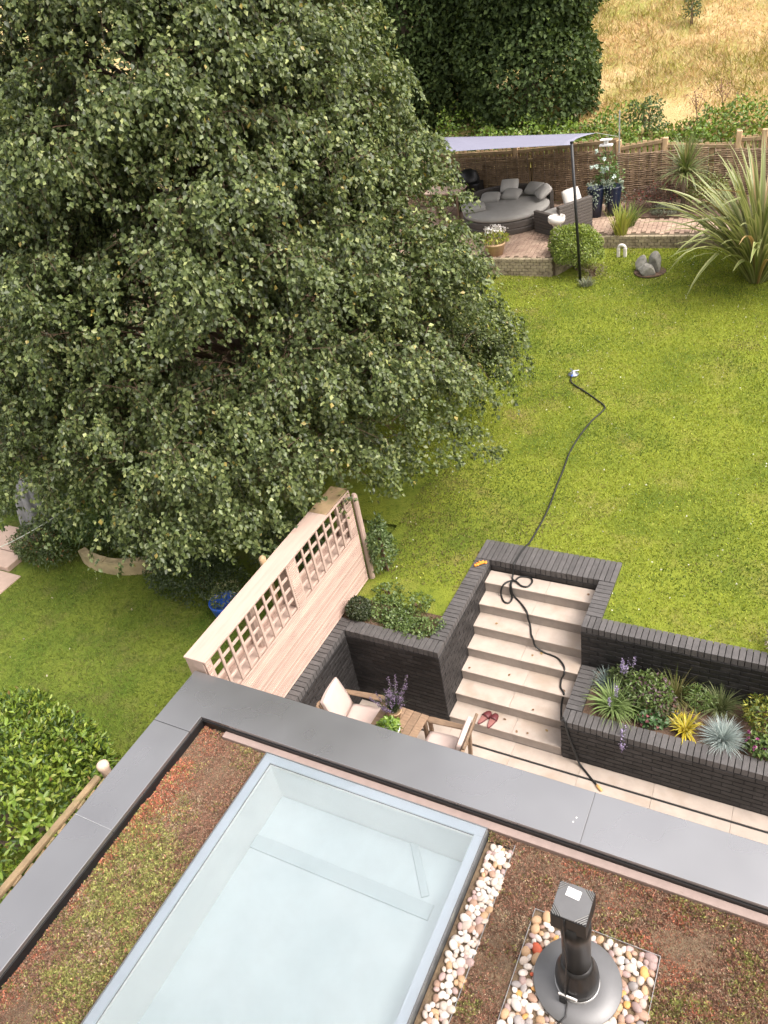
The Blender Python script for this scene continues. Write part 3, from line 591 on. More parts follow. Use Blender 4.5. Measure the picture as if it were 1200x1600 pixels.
def patio_chair(loc, rz, label):
    t = thing('garden_chair', loc, label, 'chair', 'wooden garden chairs at the patio table', rz)
    O = lambda mb, nm, b=0.006: mb.obj(nm, 'old_teak', t, b, world=False)
    for sy in (-1, 1):
        O(MB().box(0.20, 0.25, sy*0.28-0.022, sy*0.28+0.022, 0, 0.63), 'leg')
        O(MB().box(-0.30, -0.25, sy*0.28-0.022, sy*0.28+0.022, 0, 0.62, Matrix.Rotation(-0.06, 4, 'Y')), 'leg')
        O(MB().prism([(-0.36, sy*0.28-0.035), (0.22, sy*0.28-0.05), (0.30, sy*0.28-0.02), (0.30, sy*0.28+0.02), (0.22, sy*0.28+0.05), (-0.36, sy*0.28+0.035)], 0.631, 0.657), 'armrest', 0.008)
        O(MB().box(-0.29, 0.24, sy*0.25-0.014, sy*0.25+0.014, 0.34, 0.40), 'side_rail')
    for i in range(6): O(MB().box(-0.26+i*0.085, -0.26+i*0.085+0.066, -0.25, 0.25, 0.401, 0.419), 'seat_slat', 0.004)
    bk = Matrix.Translation((-0.27, 0, 0.40)) @ Matrix.Rotation(-0.30, 4, 'Y')
    for i in range(6): O(MB().box(-0.011, 0.011, -0.235+i*0.082, -0.235+i*0.082+0.058, 0.02, 0.56, bk), 'back_slat', 0.004)
    O(MB().box(-0.018, 0.018, -0.275, 0.275, 0.56, 0.635, bk), 'top_rail', 0.01); O(MB().box(-0.016, 0.016, -0.275, 0.275, -0.03, 0.02, bk), 'lower_rail')
    for sy in (-1, 1): O(MB().box(-0.02, 0.02, sy*0.28-0.02, sy*0.28+0.02, -0.05, 0.60, bk), 'back_post')
    soft_box('seat_cushion', 0.46, 0.47, 0.08, 'cushion_cream', t, Matrix.Translation((0.0, 0, 0.462)), 0.6)
    soft_box('back_cushion', 0.54, 0.47, 0.09, 'cushion_cream', t, bk @ Matrix.Translation((0.06, 0, 0.335)) @ Matrix.Rotation(PI/2, 4, 'Y'), 0.6)
    return t
patio_chair((-0.98, -0.66, 0), 0.10, 'wooden armchair with cream cushions in the corner of the brick walls')
patio_chair((0.22, -0.74, 0), PI+0.06, 'wooden armchair with cream cushion at the foot of the steps')
tb = thing('garden_table', (-0.36, -0.80, 0), 'small slatted wooden table between the two cushioned chairs', 'table', rz=-0.05)
for i in range(6): MB().box(-0.33+i*0.11, -0.33+i*0.11+0.102, -0.34, 0.34, 0.70, 0.725).obj('top_slat', 'old_teak', tb, 0.004, world=False)
for sx in (-1, 1):
    MB().box(sx*0.27-0.02, sx*0.27+0.02, -0.30, 0.30, 0.65, 0.699).obj('apron', 'old_teak', tb, 0.004, world=False)
    for sy in (-1, 1): MB().box(sx*0.27-0.024, sx*0.27+0.024, sy*0.29-0.024, sy*0.29+0.024, 0, 0.649).obj('leg', 'old_teak', tb, 0.005, world=False)

# ================================================================== hose, slippers, gloves
step_pts = [(0.368, 1.796, 1.24), (0.415, 1.761, 1.24), (0.452, 1.853, 1.24), (0.54, 1.885, 1.24), (0.621, 1.87, 1.24), (0.657, 1.8, 1.24), (0.626, 1.691, 1.24), (0.535, 1.685, 1.24), (0.435, 1.743, 1.25), (0.345, 1.729, 1.24), (0.293, 1.645, 1.24), (0.257, 1.606, 1.15), (0.262, 1.587, 1.063), (0.33, 1.489, 1.063), (0.396, 1.47, 1.063), (0.427, 1.518, 1.063), (0.414, 1.605, 1.07), (0.397, 1.606, 1.169), (0.385, 1.661, 1.255), (0.392, 1.70, 1.268), (0.407, 1.627, 1.255), (0.428, 1.604, 1.142), (0.464, 1.606, 1.068), (0.59, 1.505, 1.063), (0.71, 1.375, 1.063), (0.738, 1.333, 0.98), (0.775, 1.30, 0.886), (0.836, 1.149, 0.886), (0.885, 1.075, 0.89), (0.915, 1.060, 0.773), (1.044, 1.035, 0.708), (1.139, 1.021, 0.708), (1.256, 0.986, 0.708), (1.367, 0.877, 0.708), (1.394, 0.79, 0.66), (1.357, 0.782, 0.545), (1.382, 0.659, 0.531), (1.45, 0.575, 0.531), (1.44, 0.517, 0.432), (1.455, 0.42, 0.354), (1.51, 0.24, 0.42), (1.56, 0.10, 0.62), (1.60, 0.03, 0.738), (1.635, -0.02, 0.735), (1.68, -0.035, 0.5), (1.76, -0.04, 0.2), (1.82, -0.06, 0.03), (1.93, -0.14, 0.0), (2.05, -0.24, 0.0), (2.10, -0.28, 0.0)]
lawn_pts = [(-0.19, 6.88), (-0.13, 6.67), (0.2, 6.4), (0.44, 6.20), (0.63, 6.02), (0.64, 5.88), (0.53, 5.56), (0.44, 5.1), (0.40, 4.63), (0.42, 4.2), (0.43, 3.8), (0.455, 3.4), (0.46, 3.03), (0.44, 2.7), (0.42, 2.45)]
HP = [(x, y, float(zgar(np.float64(x), np.float64(y)))+0.022) for x, y in lawn_pts]+[(0.40, 2.30, ZL+0.013), (0.375, 2.05, ZL+0.013), (0.365, 1.91, ZL+0.013), (0.362, 1.875, ZL-0.03), (0.362, 1.85, 1.30)]+[(x, y, z+0.013) for x, y, z in step_pts]
def smooth_path(P, sub=5):
    P = [Vector(p) for p in P]; out = []
    for i in range(len(P)-1):
        a, b, c, d = P[max(i-1, 0)], P[i], P[i+1], P[min(i+2, len(P)-1)]
        for k in range(sub):
            t = k/sub; out.append(0.5*((2*b)+(-a+c)*t+(2*a-5*b+4*c-d)*t*t+(-a+3*b-3*c+d)*t**3))
    return out+[P[-1]]
hose = thing('garden_hose', (0.4, 2.3, 1.4), 'black garden hose running from the lawn down the steps', 'hose')
MB().tube(smooth_path(HP), 0.0135, 8).obj('pipe', 'rubber', hose, smooth=True)
MB().tube([(2.098, -0.278, 0.014), (2.125, -0.30, 0.016), (2.17, -0.335, 0.018), (2.18, -0.343, 0.018)], [0.017, 0.021, 0.019, 0.012], 10).obj('nozzle', 'brass', hose, smooth=True)
sp = thing('lawn_sprinkler', (-0.18, 6.95, 1.77), 'small grey lawn sprinkler at the end of the black hose', 'sprinkler')
z0 = float(zgar(np.float64(-0.18), np.float64(6.95)))
MB().lathe([(0.10, 0.01), (0.10, 0.025), (0.05, 0.04), (0.03, 0.09), (0.0, 0.10)], 16, (-0.18, 6.96, z0)).obj('base', 'sprinkler', sp, smooth=True)
for k in range(3): MB().tube([(-0.18, 6.96, z0+0.085), (-0.18+0.11*math.cos(k*2.09+.3), 6.96+0.11*math.sin(k*2.09+.3), z0+0.095)], [0.012, 0.009], 8).obj('arm', 'sprinkler' if k else 'label_white', sp)
MB().tube([(-0.19, 6.86, z0+0.02), (-0.18, 6.93, z0+0.03)], 0.016, 8).obj('connector', 'blue_glaze', sp)
def slipper(loc, rz, label):
    t = thing('slipper', loc, label, 'shoe', 'pair of red slippers on the bottom step', rz)
    def outline(w, l, k=18): return [((w*(0.86+0.14*math.sin(a)))*math.cos(a)*(1-0.12*(math.sin(a) < 0)), l*math.sin(a)) for a in [2*PI*i/k for i in range(k)]]
    MB().prism(outline(0.056, 0.135), 0, 0.022).obj('sole', 'red_rubber', t, 0.004, world=False)
    MB().prism(outline(0.047, 0.122), 0.0225, 0.026).obj('insole', 'red_inner', t, world=False)
    V = []; F = []; n = 9; mrows = 6
    for i in range(mrows):
        y = 0.015+0.115*i/(mrows-1); wd = 0.058*math.sqrt(max(0.10, 1-((y-0.03)/0.115)**2)) if y > 0.03 else 0.058
        hh = 0.048*(1-0.55*(i/(mrows-1))**2)
        for j in range(n): a = PI*j/(n-1); V.append((wd*math.cos(a), y, 0.008+hh*math.sin(a)))
    for i in range(mrows-1):
        for j in range(n-1): F.append((i*n+j, i*n+j+1, (i+1)*n+j+1, (i+1)*n+j))
    o = MB().add(V, F).obj('upper', 'red_rubber', t, smooth=True, world=False)
    md = o.modifiers.new('thickness', 'SOLIDIFY'); md.thickness = 0.004
slipper((0.475, 0.115, RS+0.0005), -0.35, 'red slipper on the bottom step, the one farther from the planter')
slipper((0.595, 0.100, RS+0.0005), -0.12, 'red slipper on the bottom step, the one nearer the planter')
gv = thing('garden_gloves', (-0.10, 1.77, ZL), 'crumpled orange gloves lying on the dark coping by the top step', 'gloves')
for (a, b, c, d) in ((-0.125, 1.74, 0.9, 0), (-0.075, 1.80, 0.3, 1)):
    m = Matrix.Translation((a, b, ZL+0.012)) @ Matrix.Rotation(c, 4, 'Z') @ Matrix.Scale(0.7, 4); pal = MB().lathe([(0.0, -0.012), (0.035, -0.006), (0.042, 0.01), (0.025, 0.026), (0.0, 0.03)], 12, m=m @ Matrix.Scale(1.25, 4, (1, 0, 0))).obj('palm', 'orange', gv, smooth=True)
    for k in range(4):
        y = -0.026+0.017*k; MB().tube([m @ Vector((0.03, y, 0.004)), m @ Vector((0.075, y*1.2, 0.012)), m @ Vector((0.10-0.01*abs(k-1.5), y*1.3, 0.004))], [0.008, 0.008, 0.006], 7).obj('finger', 'orange', gv, smooth=True)
    MB().tube([m @ Vector((-0.01, 0.03, 0.006)), m @ Vector((0.025, 0.062, 0.008))], [0.008, 0.006], 7).obj('thumb', 'orange', gv, smooth=True)
    MB().tube([m @ Vector((-0.035, 0, 0.006)), m @ Vector((-0.075, 0.005, 0.008))], [0.018, 0.024], 10).obj('cuff', 'orange', gv, smooth=True)

# ================================================================== planting helpers
def dirs(n, zmin=-0.4):
    d = unit(rnd(n*2)); d = d[d[:, 2] > zmin][:n]
    while len(d) < n:
        e = unit(rnd(n)); d = np.concatenate([d, e[e[:, 2] > zmin]])[:n]
    return d
def lobe(center, rad, n, L, Wd, pal, seed, shell=0.45, lump=0.18, ls=3.0, zmin=-0.5, power=2.0, droop=0.25, face=0.9):
    """leaves through the outer part of a lumpy ellipsoid"""
    d = dirs(n, zmin); rad = np.array(rad)
    if power != 2.0: d = d/((np.abs(d)**power).sum(1)**(1/power))[:, None]
    ud = unit(d); k = 1+lump*vnoise(ud*ls, 1.0, seed)+0.5*lump*vnoise(ud*ls*2.7, 1.0, seed+1); u = 1-shell*RNG.random(n)**1.6
    P = np.array(center)+d*rad*(k*u)[:, None]
    nrm = unit(ud/rad); D = nrm*face*0.6+rnd(n, 0.55)+[0, 0, -droop]
    U = nrm*face+rnd(n, 0.45)+[0, 0, 0.35]
    return leaves(P, D, U, L*RNG.uniform(0.7, 1.25, n), Wd*RNG.uniform(0.75, 1.2, n), pick(pal, n))
def shrub(name, base, rad, h, n, L, Wd, pal, label, cat_='shrub', m='leaf', seed=1, group=None, stems=5, stem_mat='twig', part='foliage', **kw):
    t = thing(name, base, label, cat_, group)
    b = np.array(base, float)
    nobj(part, lobe(b+[0, 0, h*0.5], (rad[0], rad[1], h*0.55), n, L, Wd, pal, seed, **kw), m, t)
    mb = MB(); r_ = random.Random(seed)
    for i in range(stems):
        a = r_.uniform(0, 6.28); q = 0.55*r_.random(); mb.tube([(b[0]+0.05*math.cos(a), b[1]+0.05*math.sin(a), b[2]-0.03), (b[0]+rad[0]*q*0.5*math.cos(a), b[1]+rad[1]*q*0.5*math.sin(a), b[2]+h*0.4), (b[0]+rad[0]*q*math.cos(a), b[1]+rad[1]*q*math.sin(a), b[2]+h*0.8)], [0.012+0.008*h, 0.01+0.004*h, 0.004], 5)
    mb.obj('stem', stem_mat, t)
    return t
def tuft(name, base, n, L, th0, th1, Wd, pal, label, cat_='plant', m='leaf_matt', spread=0.03, group=None, tip=None, seg=5, part='leaves', extra=None):
    t = thing(name, base, label, cat_, group); b = np.array(base, float)
    az = RNG.uniform(0, 6.28, n); P = b+np.stack([np.cos(az), np.sin(az), 0*az], 1)*(RNG.random(n)*spread)[:, None]-[0, 0, 0.01]
    u = RNG.random(n); col = pick(pal, n)
    VFC = blades(P, az+RNG.normal(size=n)*0.7, L*RNG.uniform(0.45, 1.12, n), th0[0]+(th0[1]-th0[0])*u, th1[0]+(th1[1]-th1[0])*u, np.full(n, Wd), col, seg, None if tip is None else pick(tip, n))
    nobj(part, VFC, m, t)
    return t
def spikes(parent, base, n, h, pal, spread=0.15, name='flower_spike', seed=0, lean=0.3):
    """flower spikes: a thin stalk with a dense head of tiny petals"""
    r_ = random.Random(seed)
    for i in range(n):
        a = r_.uniform(0, 6.28); l = lean*r_.random(); hh = h*r_.uniform(0.75, 1.15); s = spread*r_.random()
        p0 = np.array(base)+[s*math.cos(a), s*math.sin(a), 0]; p1 = p0+[l*hh*math.cos(a), l*hh*math.sin(a), hh]
        mb = MB().tube([p0, p0*0.5+p1*0.5+[0, 0, 0.02], p1], [0.0035, 0.003, 0.002], 4); st_o = mb.obj('flower_stalk', 'green_stem', parent)
        k = 46; q = RNG.random(k); P = p0+(p1-p0)*(0.55+0.47*q)[:, None]+rnd(k, 0.008)
        nobj('flower_head', leaves(P, rnd(k)+[0, 0, .5], rnd(k), np.full(k, 0.022), np.full(k, 0.014), pick(pal, k)), 'leaf_matt', st_o)

# ================================================================== birch
def birch():
    base = np.array([-4.6, 3.2, float(znei(np.float64(-4.6), np.float64(3.2)))-0.05])
    t = thing('birch_tree', base, 'huge weeping birch with dense small leaves filling the left of the garden', 'tree')
    zt = np.array([1.9, 2.3, 2.8, 3.4, 4.4, 5.7, 6.4, 7.2, 8.0, 9.5, 11, 12.5, 13.5]); rt = np.array([2.6, 3.75, 4.15, 4.1, 3.95, 3.72, 3.45, 3.1, 2.85, 2.4, 1.7, 0.9, 0.15])
    env = lambda z: np.interp(z, zt, rt)
    trunk = MB().tube([base, base+[0.05, 0.02, 1.5], base+[0.15, -0.05, 4], base+[0.1, 0.1, 7], base+[0.0, 0.05, 10], base+[0, 0, 12.3]], [0.24, 0.19, 0.16, 0.11, 0.06, 0.015], 14)
    trunk.obj('trunk', 'bark', t, smooth=True)
    cam_az = math.atan2(-6.2-3.2, 3.61+4.6); br = MB(); LP = []; LD = []
    rr = random.Random(21)
    nl = 280
    for i in range(nl):
        az = cam_az+rr.uniform(-1.75, 1.75) if rr.random() < 0.80 else cam_az+PI+rr.uniform(-1.5, 1.5)
        z1 = 2.8+9.1*((i*0.618034) % 1.0)**1.1; front = math.cos(az-cam_az) > -0.2
        if i % 28 == 3: az = 0.574+rr.uniform(-0.5, 0.35); z1 = rr.uniform(2.9, 3.7)
        r1 = rr.uniform(3.9, 4.25) if i % 28 == 3 else float(env(z1))*(rr.uniform(0.68, 0.95) if i % 5 else rr.uniform(0.96, 1.06))
        z0 = max(1.6, z1-rr.uniform(0.3, 1.4)-0.25*r1); h = np.array([math.cos(az), math.sin(az), 0])
        p0 = base+[0.1, 0, z0-base[2]]; pe = np.array([base[0], base[1], z1])+h*r1
        pm = p0*0.45+pe*0.55+[0, 0, 0.55+0.15*r1]+rnd(1, 0.18)[0]
        n = 9; path = []
        for k in range(n+1):
            s = k/n; q = p0*(1-s)**2+pm*2*s*(1-s)+pe*s*s; q = q+rnd(1, 0.03)[0]*s; path.append(q)
        np_ = n-1 if math.hypot(path[-1][0]-base[0], path[-1][1]-base[1]) < 0.93*float(env(path[-1][2])) else n-3
        br.tube(path[:np_+1], [0.042*(1-k/np_)+0.003 for k in range(np_+1)], 5, cap=False)
        nb = 13 if front else 6
        for j in range(nb):
            s = 0.34+0.66*(j+rr.random())/nb; kf = s*n; k = min(int(kf), n-1); q = path[k]+(path[k+1]-path[k])*(kf-k)
            a2 = az+rr.choice((-1, 1))*rr.uniform(0.25, 1.25); l = rr.uniform(0.45, 1.05)*(0.75+0.5*s); h2 = np.array([math.cos(a2), math.sin(a2), 0]); up = rr.uniform(-0.05, 0.35)
            b1 = q+h2*l*0.5+[0, 0, up*l]; b2 = q+h2*l*0.92+[0, 0, up*l-0.32*l]
            if math.hypot(b2[0]-base[0], b2[1]-base[1]) < 0.97*float(env(b2[2])) and b2[2] > 2.75: br.tube([q*(1-s_)**2+b1*2*s_*(1-s_)+b2*s_*s_ for s_ in (0, .2, .4, .6, .8, 1)], [0.008, 0.007, 0.006, 0.005, 0.004, 0.002], 3, cap=False)
            for w in range(5 if front else 2):
                s2 = rr.uniform(0.25, 1.0); c = q*(1-s2)**2+b1*2*s2*(1-s2)+b2*s2*s2
                a3 = a2+rr.uniform(-1.3, 1.3); tl = rr.uniform(0.30, 0.82); h3 = np.array([math.cos(a3), math.sin(a3), 0])
                ho = rr.uniform(0.35, 0.85)
                dr = 0.25+0.45*rr.random()+(0.25 if c[2] < 4 else 0); d1 = c+h3*tl*0.5*ho+[0, 0, 0.08*tl]; d2 = c+h3*tl*(0.95-0.3*dr)*ho+[0, 0, -dr*tl]
                if d2[2] < 2.0: continue
                if rr.random() < 0.55 and d2[2] > 2.9 and math.hypot(d2[0]-base[0], d2[1]-base[1]) < 1.0*float(env(d2[2])): br.tube([c, d1, d2], [0.004, 0.003, 0.0015], 3, cap=False)
                m_ = int(tl*68); u = RNG.random(m_)[:, None]**0.8
                P = c*(1-u)**2+d1*2*u*(1-u)+d2*u*u+rnd(m_, 0.035); tg = 2*(1-u)*(d1-c)+2*u*(d2-d1)
                LP.append(P); LD.append(unit(tg)*0.5+rnd(m_, 0.55)+[0, 0, -0.45]+h*0.25)
    for i in range(3300):
        az = cam_az+rr.uniform(-1.9, 1.9); z1 = 2.9+8.2*rr.random(); nv = float(vnoise(np.array([[az*3.6, z1]]), 1.7, 77)[0]+0.5*vnoise(np.array([[az*3.6, z1]]), 4.2, 78)[0]); r1 = float(env(z1))*rr.uniform(0.80, 0.95)*(1+0.09*nv)
        if nv < rr.uniform(-0.7, 0.35): continue
        h = np.array([math.cos(az), math.sin(az), 0]); c = np.array([base[0], base[1], z1])+h*r1
        a3 = az+rr.uniform(-1.2, 1.2); h3 = np.array([math.cos(a3), math.sin(a3), 0]); tl = rr.uniform(0.18, 0.42); d2 = c+h3*tl+[0, 0, rr.uniform(-0.6, 0.2)*tl]; m_ = 20; u = RNG.random(m_)[:, None]
        LP.append(c*(1-u)+d2*u+rnd(m_, 0.03)); LD.append(np.repeat((h3*0.5+[0, 0, -0.2])[None], m_, 0)+rnd(m_, 0.6))
    P = np.concatenate(LP); D = np.concatenate(LD); n = len(P)
    rel = P[:, :2]-base[:2]; rad = np.linalg.norm(rel, axis=1); fr_ = (rel @ np.array([math.cos(cam_az), math.sin(cam_az)]))/np.maximum(rad, 0.1); keep = (rad < env(P[:, 2])*1.06+0.10+0.2*(P[:, 2] < 3.9)) & (P[:, 2] > np.where(fr_ > 0.2, 2.78, 2.3)+0.85*sm(-5.4, -7.6, P[:, 0])+0.25*vnoise(P[:, :2], 2.5, 88))
    P = P[keep]; D = D[keep]; n = len(P); out = np.concatenate([unit(P[:, :2]-base[:2]), np.zeros((n, 1))], 1)
    U = out*0.55+[0, 0, 0.75]+rnd(n, 0.5)
    L = RNG.uniform(0.042, 0.082, n); col = pick([(2.6, (0.045, 0.066, 0.020)), (3.5, (0.076, 0.105, 0.032)), (4, (0.112, 0.146, 0.047)), (2.4, (0.165, 0.20, 0.070)), (1.0, (0.26, 0.29, 0.11)), (0.12, (0.30, 0.24, 0.06))], n, 0.18)
    nobj('crown', leaves(P, D, U, L, L*RNG.uniform(0.62, 0.82, n), col, 0.16), 'birch_leaf', t)
    br.obj('branches', 'twig', t)
    return n
print('birch leaves', birch())

# ================================================================== laurel hedge (near leaves as single pieces)
LAU = [(4, (0.155, 0.225, 0.027)), (4, (0.105, 0.165, 0.022)), (2.6, (0.23, 0.285, 0.042)), (2.5, (0.045, 0.085, 0.016)), (0.3, (0.27, 0.30, 0.09)), (0.12, (0.2, 0.13, 0.05))]
def leaf_piece(L, Wd, col, seed):
    r_ = random.Random(seed); V = []; n = 6; cols = []
    for i in range(n+1):
        s = i/n; w = Wd*0.5*math.sin(PI*min(1, (s*0.94+0.03)))**0.8*(1.0 if s < 1 else 0.05); zc = -0.18*L*(s*s)+0.02*L*math.sin(s*5+seed); x = L*s
        V += [(x, -w, zc+w*0.35), (x, 0, zc), (x, w, zc+w*0.35)]; cols += [col, tuple(c*1.12 for c in col), col]
    F = [(i*3+j, i*3+j+1, i*3+j+4, i*3+j+3) for i in range(n) for j in range(2)]
    return npmesh('leaf', np.array(V), np.array(F), 'leaf_gloss', np.array(cols))
def laurel():
    base = (-3.62, -4.05, 1.06); t = thing('laurel_bush', base, 'clipped laurel bush with glossy bright green leaves beside the roof edge', 'shrub')
    ctr = np.array([-3.62, -4.05, 1.75]); rad = np.array([1.34, 1.42, 0.86])
    n = 23000; V = lobe(ctr, rad, n, 0.076, 0.034, LAU, 5, shell=0.30, lump=0.10, ls=3.2, zmin=-0.55, power=2.9, droop=-0.15, face=0.8)
    o = nobj('foliage', V, 'leaf_gloss', t, 'stuff')
    MB().tube([(-3.62, -4.05, 1.0), (-3.6, -4.0, 1.6), (-3.5, -3.9, 2.1)], [0.06, 0.05, 0.02], 8).tube([(-3.62, -4.05, 1.1), (-3.0, -3.7, 1.6), (-2.7, -3.5, 2.0)], [0.04, 0.03, 0.012], 7).tube([(-3.62, -4.05, 1.1), (-4.1, -4.4, 1.6), (-4.4, -4.6, 2.0)], [0.04, 0.03, 0.012], 7).obj('stem', 'bark', t)
    ms = [leaf_piece(0.09, 0.037, c, k) for k, c in enumerate([(0.16, 0.24, 0.03), (0.11, 0.175, 0.024), (0.22, 0.285, 0.045), (0.13, 0.20, 0.028), (0.18, 0.255, 0.033), (0.25, 0.29, 0.07)])]
    # shoot tips: whorls of single leaves standing off the clipped surface
    cnt = 0
    while cnt < 290:
        d = dirs(1, 0.0)[0]
        if d[0] < -0.35: continue
        dd = d/((np.abs(d)**2.9).sum()**(1/2.9)); u = unit(d)
        k = 1+0.10*vnoise(u[None]*3.2, 1.0, 5)[0]+0.05*vnoise(u[None]*3.2*2.7, 1.0, 6)[0]
        p = ctr+dd*rad*k*random.uniform(0.94, 1.01); nrm = Vector(unit(u/rad)); q0 = nrm.to_track_quat('Z', 'Y'); a0 = random.uniform(0, 6.28)
        for w in range(random.choice((3, 4, 5))):
            if cnt >= 290: break
            tilt = random.uniform(0.25, 0.85); a = a0+w*2.4
            q = q0 @ Matrix.Rotation(a, 3, 'Z').to_quaternion() @ Matrix.Rotation(-tilt, 3, 'Y').to_quaternion()
            s = random.uniform(0.75, 1.2); put('leaf', random.choice(ms), t, tuple(p), q.to_euler(), scale=(s, s, s)); cnt += 1
laurel()

# ================================================================== planter plants
ZPS = 0.665
GR = [(3, (0.13, 0.20, 0.05)), (2, (0.19, 0.26, 0.09)), (1, (0.07, 0.12, 0.03))]; LV = [(2, (0.36, 0.30, 0.46)), (1, (0.26, 0.20, 0.36)), (1, (0.48, 0.42, 0.55))]
ly = tuft('liriope', (2.13, 0.42, ZPS), 240, 0.44, (0.15, 0.7), (1.2, 2.5), 0.014, GR, 'large arching green liriope with lilac spikes at the planter corner', tip=[(1, (0.22, 0.29, 0.11))], spread=0.07)
spikes(ly, (2.15, 0.40, ZPS), 3, 0.36, LV, 0.08, seed=3); 
for (x, y, l) in ((2.38, 0.16, 1.0),): 
    p0 = (2.25, 0.32, ZPS+0.2); MB().tube([p0, (2.31, 0.20, ZPS+0.28), (2.34, 0.08, ZPS+0.18), (2.35, -0.02, ZPS+0.02), (2.35, -0.05, ZPS-0.10)], [0.0035]*5, 4).obj('flower_stalk', 'green_stem', ly)
    k = 90; q = RNG.random(k)[:, None]; P = np.array([2.34, 0.06, ZPS+0.17])*(1-q)+np.array([2.35, -0.055, ZPS-0.12])*q+rnd(k, 0.016); nobj('flower_head', leaves(P, rnd(k), rnd(k), np.full(k, .03), np.full(k, .018), pick(LV, k)), 'leaf_matt', ly)
tuft('blue_grass', (1.96, 0.78, ZPS), 190, 0.26, (0.05, 0.9), (0.8, 2.1), 0.007, [(2, (0.17, 0.22, 0.20)), (1, (0.24, 0.30, 0.28))], 'grey blue grass tuft at the back corner of the planter by the steps', spread=0.06)
sv = shrub('salvia', (2.12, 0.86, ZPS), (0.16, 0.12), 0.30, 420, 0.055, 0.018, [(2, (0.09, 0.13, 0.04)), (1, (0.15, 0.19, 0.07))], 'lilac flowered salvia against the retaining wall', 'plant', seed=8); spikes(sv, (2.13, 0.86, ZPS+0.12), 7, 0.32, LV, 0.14, seed=4)
shrub('ajuga', (2.47, 0.68, ZPS), (0.31, 0.25), 0.36, 1500, 0.06, 0.03, [(2, (0.09, 0.14, 0.035)), (1, (0.15, 0.20, 0.06)), (0.7, (0.13, 0.08, 0.09))], 'bushy green perennial in the middle of the planter', 'plant', seed=9)
shrub('bergenia', (2.60, 0.36, ZPS), (0.17, 0.13), 0.15, 240, 0.06, 0.045, [(2, (0.06, 0.12, 0.04)), (1, (0.10, 0.17, 0.07)), (0.3, (0.25, 0.10, 0.10))], 'low glossy dark green plant left of the yellow grass', 'plant', m='leaf_gloss', seed=10)
tuft('wispy_grass', (2.80, 0.82, ZPS), 170, 0.52, (0.05, 0.7), (0.5, 1.9), 0.009, [(2, (0.15, 0.16, 0.05)), (1, (0.24, 0.22, 0.09)), (1, (0.10, 0.13, 0.03))], 'tall wispy olive grass against the retaining wall', spread=0.06)
tuft('green_grass', (2.38, 0.45, ZPS), 120, 0.36, (0.1, 0.8), (0.9, 2.2), 0.012, GR, 'narrow leaved green grass right of the big liriope', spread=0.06)
shrub('coral_bells', (2.68, 0.56, ZPS), (0.16, 0.14), 0.20, 420, 0.05, 0.04, [(2, (0.10, 0.10, 0.05)), (1, (0.17, 0.10, 0.08)), (1, (0.10, 0.15, 0.05))], 'bronze and green leafy plant behind the glossy low plant', 'plant', seed=17)
shrub('fern', (3.08, 0.82, ZPS), (0.17, 0.13), 0.25, 500, 0.07, 0.016, GR, 'feathery green plant between the wispy grass and the sedge', 'plant', seed=19)
tuft('straw_grass', (2.92, 0.60, ZPS), 42, 0.40, (0.5, 1.1), (1.2, 2.2), 0.009, [(1, (0.32, 0.26, 0.15)), (1, (0.16, 0.17, 0.07))], 'sparse straw coloured grass behind the yellow tuft', spread=0.05)
tuft('yellow_grass', (3.00, 0.37, ZPS), 120, 0.26, (0.05, 0.8), (0.9, 2.3), 0.018, [(3, (0.52, 0.43, 0.045)), (1, (0.56, 0.50, 0.12)), (0.7, (0.36, 0.34, 0.06))], 'bright yellow grass tuft near the planter front', spread=0.05)
tuft('yellow_grass', (2.86, 0.50, ZPS), 40, 0.15, (0.05, 0.7), (0.7, 1.9), 0.016, [(3, (0.60, 0.48, 0.03))], 'small yellow tuft behind the larger yellow grass', spread=0.03)
tuft('blue_fescue', (3.42, 0.36, ZPS+0.02), 620, 0.31, (0.02, 1.25), (0.7, 2.2), 0.0065, [(2, (0.34, 0.40, 0.38)), (1, (0.24, 0.30, 0.29)), (1, (0.45, 0.50, 0.47))], 'silver blue fescue mound in the front of the planter', spread=0.06)
tuft('green_sedge', (3.32, 0.84, ZPS), 330, 0.38, (0.02, 1.0), (0.6, 2.0), 0.008, [(2, (0.13, 0.16, 0.06)), (1, (0.21, 0.23, 0.11)), (1, (0.08, 0.11, 0.04))], 'grey green sedge mound behind the blue fescue', spread=0.06)
shrub('euphorbia', (3.82, 0.72, ZPS), (0.22, 0.2), 0.42, 800, 0.065, 0.022, [(2, (0.22, 0.24, 0.04)), (2, (0.10, 0.15, 0.03)), (1, (0.34, 0.32, 0.06))], 'yellow green leafy shrub at the right end of the planter', 'plant', seed=12)
gn = shrub('geranium', (3.84, 0.34, ZPS), (0.20, 0.15), 0.24, 480, 0.045, 0.04, [(2, (0.08, 0.13, 0.035)), (1, (0.14, 0.20, 0.05))], 'pink flowered geranium spilling over the planter front', 'plant', seed=13)
for k in range(9):
    p = (3.70+random.uniform(-0.04, 0.22), 0.20+random.uniform(-0.03, 0.3), ZPS+0.09+random.uniform(0.0, 0.16)); q = 14
    nobj('flower', leaves(np.array([p]*q), rnd(q)+[0, 0, .3], rnd(q), np.full(q, .026), np.full(q, .022), pick([(1, (0.42, 0.10, 0.27)), (1, (0.50, 0.20, 0.36))], q)), 'leaf_matt', gn)
vb = shrub('verbena', (3.86, 1.32, 1.395), (0.16, 0.14), 0.30, 260, 0.05, 0.015, [(1, (0.20, 0.19, 0.10)), (1, (0.34, 0.29, 0.22))], 'pale dried flower clump behind the wall at the right edge', 'plant', seed=14); spikes(vb, (3.86, 1.30, 1.45), 8, 0.24, [(1, (0.42, 0.36, 0.42)), (1, (0.3, 0.25, 0.3))], 0.12, seed=6, lean=0.7)
